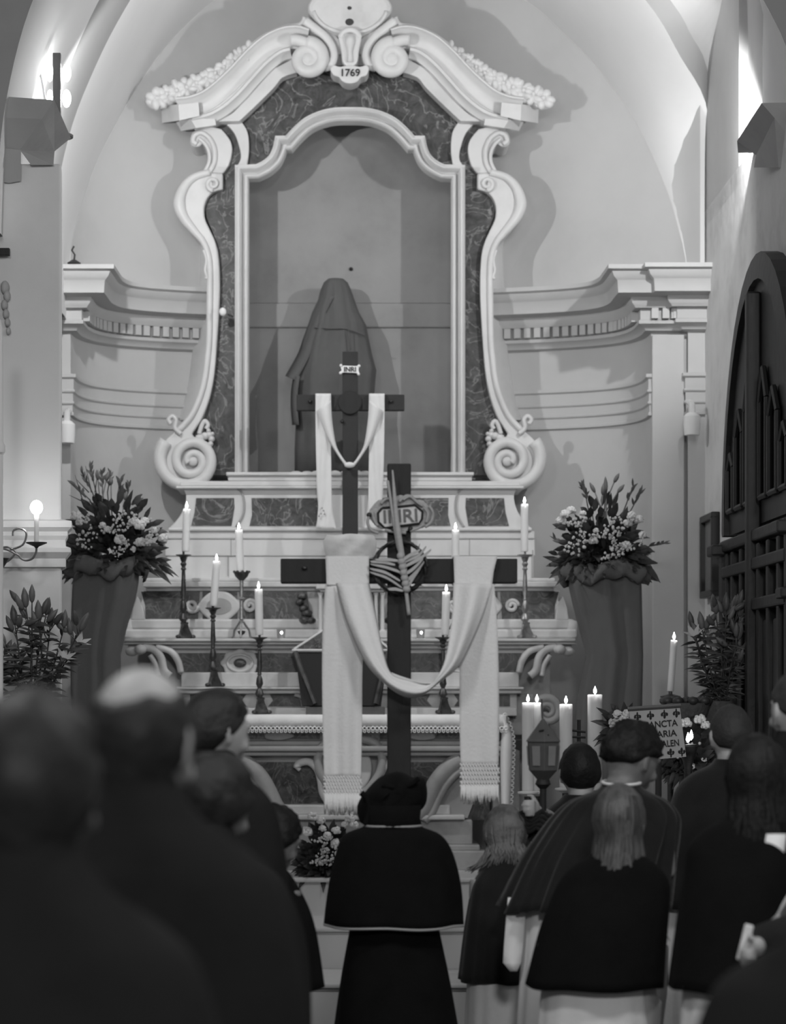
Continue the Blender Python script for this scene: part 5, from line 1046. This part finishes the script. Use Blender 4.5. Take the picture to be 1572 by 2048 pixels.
def fleur(dx, dy, flip):
    k = MB(); f = -1 if flip else 1
    for (ox, oy, rx, ry) in ((0, -4*f, 2.6, 5.5), (-5, -1*f, 2.4, 3.4), (5, -1*f, 2.4, 3.4), (0, 5*f, 1.6, 4), (0, 2.2*f, 6, 1.2)): k.ball(B(dx+ox, dy+oy, .002), (rx*s_, .0015, ry*s_), 8, 5)
    k.build('fleur_de_lis', 'ink', sg, smooth='all')
for i, dx in enumerate((-40, -14, 14, 38)): fleur(dx, -37, True)
for i, dx in enumerate((-34, -6, 20, 42)): fleur(dx, 42, False)
k = MB(); k.tube([(c.x, DB+.02, 0), (c.x, DB+.02, c.z)], 0.014, 8); k.lathe([(0.14, 0), (0.14, .02), (0.02, .05)], (c.x, DB+.02, 0), 14); k.build('pole', 'iron', sg, smooth=True)
# ================================================================ PEOPLE
def head_point(az, z, k=1.0):
    """point of the skull; az 0 = face (+y), z in -1..1"""
    q = math.sqrt(max(0, 1-z*z)); x = q*math.sin(az); y = q*math.cos(az)
    if z < 0:
        x *= 1-0.30*(-z)**1.3
        if y < 0: y *= 1-0.42*(-z)
        else: y *= 1-0.05*(-z)
    return Vector((0.076*x*k, 0.097*y*k, 0.116*z*k))
class Person:
    def __init__(s, label, hx, hy, D, yaw=0.0, pitch=0.0, hyaw=0.0, roll=0.0, hs=1.0, gz=0.0, hands=None, lean=(0, 0), skin='skin', build=1.0):
        s.hc = P(hx, hy, D); s.hs = hs; s.build_ = build
        s.R = Matrix.Rotation(yaw, 3, 'Z'); s.HR = s.R@Matrix.Rotation(hyaw, 3, 'Z')@Matrix.Rotation(-pitch, 3, 'X')@Matrix.Rotation(roll, 3, 'Y')
        piv = s.hc-s.HR@Vector((0, 0.012, 0.10))*hs; s.piv = piv
        s.H = (piv.z-gz)/0.865; s.gz = gz
        s.o = Vector((piv.x+lean[0], piv.y+lean[1], gz)); s.lean = lean
        s.t = thing('person', label, 'person', s.o)
        H = s.H; k = MB(); W = s.W
        rings = [(.47, .075, .055), (.50, .098, .070), (.55, .095, .066), (.62, .080, .058), (.70, .092, .064), (.77, .092, .060), (.81, .085, .052), (.835, .062, .044), (.855, .036, .038), (.885, .034, .038)]
        k.grid([[W(Vector((rx*H*build*math.cos(a), ry*H*math.sin(a), z*H))) for a in [2*PI*i/18 for i in range(18)]] for z, rx, ry in rings], True, True)
        for sg in (-1, 1):
            k.tube([W(Vector((sg*x*H, y*H, z*H))) for x, y, z in ((.052, 0, .51), (.054, .005, .40), (.052, .008, .28), (.052, -.005, .18), (.052, -.008, .05), (.052, -.01, .02))], [r*H for r in (.056, .050, .035, .033, .022, .022)], 12)
            k.tube([W(Vector((sg*.052*H, y*H, z*H))) for y, z in ((-.03, .02), (.02, .024), (.07, .014), (.095, .012))], [r*H for r in (.02, .024, .02, .012)], 10)
            sh = W(Vector((sg*.088*H, .005*H, .80*H)))
            if hands and hands[0 if sg < 0 else 1] is not None: wr = Vector(hands[0 if sg < 0 else 1])
            else: wr = W(Vector((sg*.03*H, .085*H, .66*H)))
            mid = (sh+wr)/2; dv = (wr-sh); n_ = Vector((0, 0, -1)); el = mid+(n_-dv.normalized()*n_.dot(dv.normalized()))*math.sqrt(max(0.0004, (.17*H)**2-(dv.length/2)**2)) if dv.length < .34*H else mid
            k.tube([sh, sh.lerp(el, .5), el, el.lerp(wr, .5), wr], [r*H for r in (.032, .027, .024, .021, .016)], 10)
            f = (wr-el).normalized(); up = Vector((0, 0, 1)); sd = f.cross(up).normalized(); up = sd.cross(f); pm = wr+f*.045
            k.ball(pm, (.022, .034, .036), 8, 6, Matrix((sd, f, up)).transposed())
            for q in range(4):
                b = pm+f*.03+up*(.026-.018*q); L = (.055, .065, .06, .045)[q]; cu = -sd*sg
                k.tube([b, b+f*L*.45, b+f*L*.65+cu*L*.35, b+f*L*.45+cu*L*.7], [.009, .0085, .008, .007], 6)
            k.tube([pm-f*.01+up*.03, pm+up*.05+f*.012-sd*sg*.012, pm+up*.045+f*.035-sd*sg*.03], [.011, .010, .008], 6)
        h = s.h
        k.grid([[h(head_point(2*PI*i/24, -0.99+1.98*j/16)) for i in range(24)] for j in range(17)], True, True)
        for p, r in (((0, .103, -.012), (.013, .016, .016)), ((0, .098, .015), (.009, .012, .024)), ((0, .090, -.052), (.024, .012, .007)), ((0, .088, -.062), (.022, .012, .007)), ((0, .080, -.095), (.026, .02, .018)), ((.032, .080, .030), (.026, .014, .008)), ((-.032, .080, .030), (.026, .014, .008)), ((.031, .079, .012), (.014, .012, .010)), ((-.031, .079, .012), (.014, .012, .010)), ((.04, .07, -.03), (.022, .02, .02)), ((-.04, .07, -.03), (.022, .02, .02))):
            k.ball(h(Vector(p)), tuple(x*hs for x in r), 8, 6, s.HR)
        for sg in (-1, 1):
            k.ball(h(Vector((sg*.079, -.008, .0))), (.009*hs, .017*hs, .030*hs), 8, 6, s.HR@Matrix.Rotation(sg*.35, 3, 'Z'))
            k.ball(h(Vector((sg*.078, -.002, -.028))), (.008*hs, .010*hs, .012*hs), 6, 5, s.HR)
        k.tube([s.piv-Vector((0, 0, .045)), s.piv.lerp(s.hc, .25), s.hc-s.HR@Vector((0, .015, .05))*hs], [.052*hs, .050*hs, .056*hs], 14)
        o = k.build('body', skin, s.t, smooth='all'); s.body = o
        m = o.modifiers.new('remesh', 'REMESH'); m.mode = 'VOXEL'; m.voxel_size = 0.0085; m.use_smooth_shade = True
        m = o.modifiers.new('smooth', 'SMOOTH'); m.factor = 0.5; m.iterations = 2
    def W(s, p):
        t = max(0, 1-p.z/(0.87*s.H)); L = s.lean
        return s.o+s.R@p-Vector((L[0], L[1], 0))*(1-t)*1.0 if p.z > 0 else s.o+s.R@p
    def h(s, p): return s.hc+s.HR@(Vector(p)*s.hs)
    def hair(s, m, zc=(.55, .42, -.05, -.50, -.62), vmax=None, grow=1.09, amp=0.004, freq=30, seed=0):
        rows = []; n = 44
        for j in range(13):
            row = []
            for i in range(n):
                az = -PI+2*PI*i/n; z0 = interp([0, .85, 1.45, 2.1, PI], zc, abs(az)); z1 = 0.995 if vmax is None else interp([0, .85, 1.45, 2.1, PI], vmax, abs(az))+.10*noise.noise(Vector((az*2.2, seed, 3)))
                z = lerp(z0, z1, j/12); p = head_point(az, z, grow); d = amp*noise.noise(p*freq+Vector((seed, 0, 0)))*2 + amp*.6*noise.noise(p*freq*2.3)
                p += p.normalized()*d
                if j == 0 or (vmax is not None and j == 12): p = head_point(az, z, 1.0)
                elif vmax is not None: p = p.lerp(head_point(az, z, 1.0), max(0, (j-5)/7))
                row.append(s.h(p+Vector((0, -.003, .004))))
            rows.append(row)
        k = MB(); k.grid(rows, True); 
        if vmax is None: k.add(rows[-1], [tuple(range(n))])
        return k.build('hair', m, s.t, smooth='all', solid=0.006)
    def long_hair(s, m, length, spread=.05, n=90, seed=1, skew=0.0, half=2.0, r=.006):
        R = random.Random(seed); k = MB()
        for i in range(n):
            az = PI+R.uniform(-half, half); pts = []
            for e in (1.35, 1.05, .7, .35, .0, -.35): pts.append(s.h(head_point(az, math.sin(e), 1.10)+Vector((0, -.004, .002))))
            L = length*R.uniform(.75, 1.05); b = pts[-1]; dx = (b.x-s.hc.x)*R.uniform(.2, 1.2)+R.uniform(-spread, spread)+skew*R.random(); wv = R.uniform(0, 6)
            for q in range(1, 7): t = q/6; pts.append(Vector((b.x+dx*t*t+.006*math.sin(wv+7*t), b.y-.02*math.sin(PI*t)-.02*R.random()*t, b.z-L*t)))
            k.tube(pts, [r*.7]+[r*1.1]*6+[r, r*.9, r*.8, r*.55, r*.2], 5)
        return k.build('long_hair', m, s.t, smooth='all')
    def loft(s, name, m, rows, folds=9, amp=.0, seed=0, top=None, solid=.005, n=84, fmax=1.0):
        """rows: (world z, half width x, half depth y, dx, dy) in the person's frame, world z"""
        R = random.Random(seed); ph = [R.uniform(0, 6.28) for _ in range(4)]; g = []
        zs = [r[0] for r in rows]; fine = cr(rows, 4); z0, z1 = max(zs), min(zs)
        for (z, rx, ry, dx, dy) in fine:
            t = min(max((z0-z)/max(1e-6, z0-z1), 0), 1); row = []
            for i in range(n):
                a = 2*PI*i/n; f = 1+amp*t**0.8*(math.sin(folds*a+ph[0]+.6*math.sin(2*t+ph[3]))*.6+.45*math.sin((folds*2-3)*a+ph[1])+.5*math.sin((folds-4)*a+ph[2]))
                p = s.R@Vector((rx*f*math.cos(a), ry*f*math.sin(a), 0))+Vector((dx, dy, 0)); row.append(Vector((s.piv.x+p.x, s.piv.y+p.y, z+amp*.10*t*math.sin(5*a+ph[1]))))
            g.append(row)
        k = MB(); k.grid(g, True); s.last = g
        return k.build(name, m, s.t, smooth='all', solid=solid)
    def cape(s, m, zhem, hw, hd, dx=0, dy=0, sw=.17, folds=9, amp=.05, seed=0, zneck=None, sd=.11):
        zn = zneck or s.piv.z+.015; zs = zn-.02
        L = zn-zhem
        return s.loft('cape', m, [(zn, .062, .060, 0, .0), (zn-.025, .085, .072, 0, 0), (zn-.06, sw*.78, sd*.82, dx*.05, dy*.05), (zn-.11, sw, sd, dx*.12, dy*.1), (zn-.11-.2*(L-.11), lerp(sw, hw, .35), lerp(sd, hd, .35), dx*.32, dy*.3), (lerp(zn, zhem, .62), lerp(sw, hw, .66), lerp(sd, hd, .66), dx*.62, dy*.6), (zhem, hw, hd, dx, dy)], folds, amp, seed)
    def robe(s, m, zt, w0, w1, d0=.12, d1=.19, dx=0, dx1=None, folds=11, amp=.07, seed=0, zb=None):
        zb = s.gz+.02 if zb is None else zb; dx1 = dx if dx1 is None else dx1
        return s.loft('robe', m, [(zt, w0, d0, dx, 0), (lerp(zt, zb, .3), lerp(w0, w1, .4), lerp(d0, d1, .4), lerp(dx, dx1, .3), 0), (lerp(zt, zb, .7), lerp(w0, w1, .8), lerp(d0, d1, .8), lerp(dx, dx1, .7), 0), (zb, w1, d1, dx1, 0)], folds, amp, seed)
    def coat(s, m, sw=.225, seed=0, hem=.42, dx=0):
        H = s.H; z = lambda f: s.gz+f*H
        s.loft('coat', m, [(s.piv.z+.05, .070, .072, 0, .01), (s.piv.z+.02, .082, .080, 0, 0), (z(.850), sw*.52, .10, 0, 0), (z(.825), sw*.82, .12, dx*.3, 0), (z(.79), sw*1.02, .145, dx*.5, 0), (z(.70), sw*1.18, .175, dx, 0), (z(.55), sw*1.22, .20, dx, 0), (z(hem), sw*1.1, .18, dx, 0)], 7, .02, seed)
        s.loft('trousers', m, [(z(.5), sw*.7, .12, 0, 0), (z(.25), sw*.62, .10, 0, 0), (z(.03), sw*.55, .10, 0, 0)], 4, .03, seed+1)
# --- left group in dark coats, back view
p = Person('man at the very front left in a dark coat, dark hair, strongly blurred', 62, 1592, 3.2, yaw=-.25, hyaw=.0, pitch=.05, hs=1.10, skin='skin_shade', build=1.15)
p.hair('hair_dark', zc=(.55, .42, .0, -.75, -.92), amp=.004, grow=1.10); p.coat('coat_dark', .235, 1)
p = Person('balding man with a shiny bare crown in a dark coat, seen from behind', 280, 1488, 3.84, yaw=-.2, pitch=.22, hyaw=-.15, hs=1.08, build=1.15)
p.hair('hair_dark', zc=(.10, .05, -.10, -.80, -.95), vmax=(.2, .45, .62, .50, .30), amp=.003, grow=1.07); p.coat('coat_dark', .235, 2)
p = Person('man with short dark hair and visible ear behind the balding man', 432, 1466, 6.95, yaw=-.5, hyaw=-.45, pitch=.12, build=1.05)
p.hair('hair_dark', amp=.003); p.coat('coat_dark', .20, 3)
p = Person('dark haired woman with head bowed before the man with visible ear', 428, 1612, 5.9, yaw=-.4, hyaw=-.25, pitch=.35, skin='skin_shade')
p.hair('hair_dark', zc=(.5, .3, -.35, -.75, -.85), amp=.006, grow=1.13); p.coat('coat_dark', .20, 4, dx=.03)
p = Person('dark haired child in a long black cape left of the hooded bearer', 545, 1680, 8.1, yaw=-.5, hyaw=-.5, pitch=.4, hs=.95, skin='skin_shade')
p.hair('hair_black', zc=(.5, .3, -.3, -.7, -.8), amp=.006, grow=1.10, seed=3)
p.cape('cape_black', P(0, 1968, 8.1).z, .245, .19, dx=-.02, sw=.15, folds=7, amp=.035, seed=6); p.robe('cape_black', .75, .15, .19, seed=2)
# --- hooded bearer with the cross
DBR = 8.62
hl, hr = P(790, 1760, 8.93), P(806, 1800, 8.93)
p = Person('hooded cross bearer in a black cape edged with pale piping', 785, 1608, DBR, pitch=.55, hs=.95, hands=(hl+Vector((-.06, 0, 0)), hr+Vector((.05, 0, 0))))
zn = P(0, 1636, DBR).z; D_ = DBR; sc = D_/FPX
cape = p.loft('cape', 'cape_black', [(zn, .085, .07, 0, -.01), (zn-.028, .10, .08, 0, 0), (P(0, 1669, D_).z, .172, .11, .0, 0), (P(0, 1705, D_).z, .206, .135, .008, 0), (P(0, 1770, D_).z, .232, .16, .010, 0), (P(0, 1846, D_).z, .243, .18, .006, 0)], 7, .028, 12)
k = MB(); g = p.last[-1]; k.tube(g+g[:1], .005, 6, False); k.build('hem_piping', 'piping', cape, smooth='all')
g = p.last[4]; k = MB(); k.tube([q+Vector((0, 0, .004)) for q in g+g[:1]], .005, 6, False); k.build('neck_piping', 'piping', cape, smooth='all')
p.robe('cape_black', P(0, 1835, D_).z, .150, .27, .12, .2, dx=.005, dx1=.015, folds=7, amp=.03, seed=8)
ol = [(714, 1608), (721, 1592), (744, 1564), (767, 1547), (791, 1546), (821, 1553), (832, 1551), (842, 1549), (851, 1558), (854, 1602), (842, 1625), (820, 1638), (790, 1646), (768, 1650), (727, 1653), (716, 1634)]
ol = resample(cr(ol+ol[:1], 4), 61)[:-1]; cx, cy = 784, 1602; rows = []
for j in range(13):
    a = -PI/2+PI*(.06+.88*j/12); f = math.cos(a)**.55; rows.append([P(cx+(x-cx)*f, cy+(y-cy)*f, D_+.02)+Vector((0, .14*math.sin(a)+.012*math.sin(x*.09+j*.5), .008*math.sin(x*.07+y*.05))) for x, y in ol])
k = MB(); k.grid(rows, True, True); k.build('hood', 'cape_black', p.t, smooth='all')
k = MB(); k.lathe([(.105, zn-.035), (.095, zn), (.10, zn+.05)], (p.piv.x, p.piv.y+.01, 0), 28, False, 1, .9); k.build('hood_base', 'cape_black', p.t, smooth='all', solid=.006)
k = MB(); k.tube([P(x, y, D_-.085) for x, y in cr([(722, 1585), (735, 1600), (738, 1625), (730, 1650)], 4)], .012, 6); k.tube([P(x, y, D_-.10) for x, y in cr([(765, 1570), (790, 1575), (820, 1570), (838, 1556)], 4)], .010, 6); k.build('hood_fold', 'cape_black', p.t, smooth='all')
# --- young acolytes on the right, black capes over white robes
def acolyte(label, hx, hy, D, zhem_y, hem_l, hem_r, hairm, **kw):
    sc = D/FPX; q = Person(label, hx, hy, D, **{a: b for a, b in kw.items() if a in ('yaw', 'pitch', 'hyaw', 'hs', 'hands', 'skin', 'build', 'roll')})
    cxp = (hem_l+hem_r)/2; hw = (hem_r-hem_l)/2*sc; dx = (cxp-VX)*sc-q.piv.x
    q.cape(kw.get('capem', 'cape_wool'), P(0, zhem_y, D).z, hw, kw.get('hd', .19), dx=dx, sw=kw.get('sw', .165), folds=kw.get('folds', 9), amp=kw.get('amp', .05), seed=kw.get('seed', 0), dy=kw.get('dy', 0))
    q.robe('robe_white', P(0, zhem_y-60, D).z, hw*.72, hw*.95, .13, .18, dx=dx, dx1=dx*kw.get('rx', 1.0), folds=9, amp=.06, seed=kw.get('seed', 0)+3)
    if hairm: q.hair(hairm, **kw.get('hair', {}))
    return q
q = acolyte('fair haired child in a black cape next to the bearer, right of the altar foot', 1010, 1672, 9.05, 1958, 918, 1068, 'hair_light', pitch=.25, hs=.9, sw=.125, hd=.15, seed=21, hyaw=.2, hair=dict(zc=(.5, .3, -.3, -.75, -.85), amp=.006, grow=1.12))
q.long_hair('hair_light', .10, .012, 110, 4, half=2.2, r=.006)
DLt = 9.12; lx = 1086; hand = P(1072, 1620, DLt-.02)
q = acolyte('dark haired boy in a black cape holding up the lantern', 1160, 1548, 9.62, 1800, 1060, 1240, 'hair_black', pitch=.1, hs=.98, sw=.165, seed=22, hands=(hand, None), hair=dict(amp=.003))
k = MB(); k.tube([q.W(Vector((-.12*q.H, 0, .79*q.H))), P(1075, 1655, 9.1), hand+Vector((.0, -.01, -.01))], [.055, .06, .045], 12)
for i in range(5): k.tube([P(1040+i*3, 1628+i*8, 9.02)+Vector((.02*j, .012*math.cos(j), .012*math.sin(j*2+i))) for j in range(7)], .010, 6)
k.build('sleeve', 'cape_wool', q.t, smooth='all')
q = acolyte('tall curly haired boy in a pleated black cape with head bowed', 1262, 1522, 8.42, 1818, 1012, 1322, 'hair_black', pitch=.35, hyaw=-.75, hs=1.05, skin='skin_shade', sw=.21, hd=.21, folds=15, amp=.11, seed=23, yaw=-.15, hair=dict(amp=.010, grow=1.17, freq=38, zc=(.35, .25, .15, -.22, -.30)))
k = MB(); zn = q.piv.z+.02; k.tube([Vector((q.piv.x+.066*math.cos(a), q.piv.y+.064*math.sin(a), zn+.006*math.sin(a))) for a in [2*PI*i/24 for i in range(25)]], .006, 6, False); k.build('collar', 'paper_white', q.t, smooth='all')
k = MB(); k.grid([[P(x, y, 8.36) for x in (xl, (xl+xr)/2, xr)] for y, xl, xr in ((1795, 1016, 1052), (1840, 1012, 1050), (1890, 1008, 1046), (1925, 1006, 1042), (1942, 1020, 1034))]); k.build('hanging_sleeve', 'robe_white', q.t, smooth='all', solid=.012)
q = acolyte('girl with long straight brown hair over a black cape', 1238, 1646, 7.75, 1968, 1052, 1324, 'hair_brown', pitch=.15, hyaw=-.35, hs=.98, sw=.175, hd=.20, folds=6, amp=.03, seed=24, capem='cape_black', rx=1.0, hair=dict(zc=(.5, .35, -.2, -.6, -.7), amp=.003, grow=1.09))
q.long_hair('hair_brown', .37, .05, 170, 5, skew=-.10, half=2.3, r=.0055)
q = acolyte('boy with short cropped hair in a black cape before the arched door', 1462, 1474, 9.0, 1812, 1285, 1510, 'hair_short', pitch=.05, hyaw=.1, hs=.98, sw=.19, seed=25, amp=.035, folds=7, hair=dict(amp=.0015, grow=1.04, zc=(.55, .42, .1, -.35, -.45)))
shp = P(1490, 1885, 6.50)
q = acolyte('girl with long wavy dark hair in a black cape at the right', 1512, 1560, 6.9, 1972, 1338, 1560, 'hair_black', pitch=.1, hyaw=-.3, hs=1.0, sw=.18, capem="cape_black", seed=26, amp=.03, folds=6, hands=(None, shp+Vector((.03, .03, -.02))), hair=dict(zc=(.5, .35, -.2, -.6, -.7), amp=.004, grow=1.12))
k = MB(); sh_ = q.W(Vector((.10*q.H, .02, .74*q.H))); k.tube([sh_, sh_.lerp(shp, .5)+Vector((.05, 0, -.06)), shp+Vector((.055, .045, -.005))], [.06, .058, .05], 12); k.build('sleeve', 'cape_wool', q.t, smooth='all')
q.long_hair('hair_black', .30, .04, 120, 9, skew=.04, half=2.2, r=.007)
k = MB(); k.grid([[P(x, y, 6.78) for x in (xl, xl+20, xl+40)] for y, xl in ((1668, 1532), (1720, 1526), (1790, 1516), (1850, 1504))]); k.build('white_panel', 'robe_white', q.t, smooth='all', solid=.01)
k = MB(); M_ = Matrix.Rotation(math.radians(14), 3, 'Y'); k.box(shp, (.024, .016, .10), M=M_); tag(k.build('white_taper', 'paper_white', bevel=.004), 'short white taper held by the dark haired girl at right', 'candle')
p = Person('man in a dark coat standing at the right edge beside the door', 1598, 1425, 7.6, hyaw=.3, hs=1.08, build=1.1); p.hair('hair_short', amp=.002, grow=1.04, zc=(.55, .42, .2, -.1, -.15)); p.coat('coat_dark', .19, 31)
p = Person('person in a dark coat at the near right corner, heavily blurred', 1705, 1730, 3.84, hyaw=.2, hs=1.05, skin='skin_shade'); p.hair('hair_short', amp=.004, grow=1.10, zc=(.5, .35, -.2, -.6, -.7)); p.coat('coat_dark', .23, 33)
# --- hexagonal lantern on a pole
lt = thing('procession_lantern', 'dark hexagonal metal lantern on a pole before the pillar candles', 'lantern', (P(lx, 0, DLt).x, DLt, 0)); s_ = DLt/FPX; L = P(lx, 1540, DLt)
def hexr(z, r): return [Vector((L.x+r*math.cos(PI/6+PI*i/3), L.y+r*math.sin(PI/6+PI*i/3), z)) for i in range(6)]
zt, zr, zb, zc_ = P(0, 1437, DLt).z, P(0, 1482, DLt).z, P(0, 1540, DLt).z, P(0, 1562, DLt).z
k = MB(); k.grid([hexr(zr-.004, .070), hexr(zr, .072), hexr(zt, .004)], True, True); k.build('roof', 'lantern_metal', lt, bevel=.002)
k = MB(); k.grid([hexr(zc_, .02), hexr(zb, .060), hexr(zr, .066)], True, True); k.build('body', 'lantern_metal', lt, bevel=.002)
for i in range(6):
    A = hexr(zb+.018, .0615); B_ = hexr(zr-.018, .067); a, b = A[i], A[(i+1) % 6]; c, d = B_[i], B_[(i+1) % 6]; mdd = ((a+b)/2-Vector((L.x, L.y, a.z))).normalized()*.003
    k = MB(); k.add([a.lerp(b, .25)+mdd, a.lerp(b, .75)+mdd, c.lerp(d, .75)+mdd, c.lerp(d, .25)+mdd], [(0, 1, 2, 3)]); k.build('pane', 'lantern_glass', lt, solid=.002)
k = MB(); k.tube([P(lx-3, 1398, DLt), P(lx-1, 1437, DLt)], .004, 6); k.build('finial', 'lantern_metal', lt)
for y in (1462, 1472): k = MB(); k.tube([P(lx-8+(y-1462), y, DLt-.04), P(lx+2+(y-1462), y-2, DLt-.045)], .003, 5); k.build('vent', 'ink', lt)
k = MB(); k.tube([(L.x, L.y, .0), (L.x, L.y, zc_+.01)], .013, 10); k.lathe([(.013, zc_-.03), (.03, zc_-.012), (.022, zc_+.012)], (L.x, L.y, 0), 10); k.build('pole', 'cross_wood', lt, smooth=True)
for i in range(1): pass
tr = MB(); a = P(1158, 1466, 10.9); tr.tube([a+Vector((-.03, 0, .012)), a+Vector((.03, 0, .004))], .006, 6); tr.tube([a+Vector((-.03, 0, -.018)), a+Vector((.03, 0, -.020))], .006, 6); tr.tube([a+Vector((0, .01, .06)), Vector((a.x, a.y+.01, 0))], .010, 6)
tag(tr.build('iron_torch_bracket', 'iron'), 'thin dark iron bracket crossing the middle pillar candle', 'bracket')
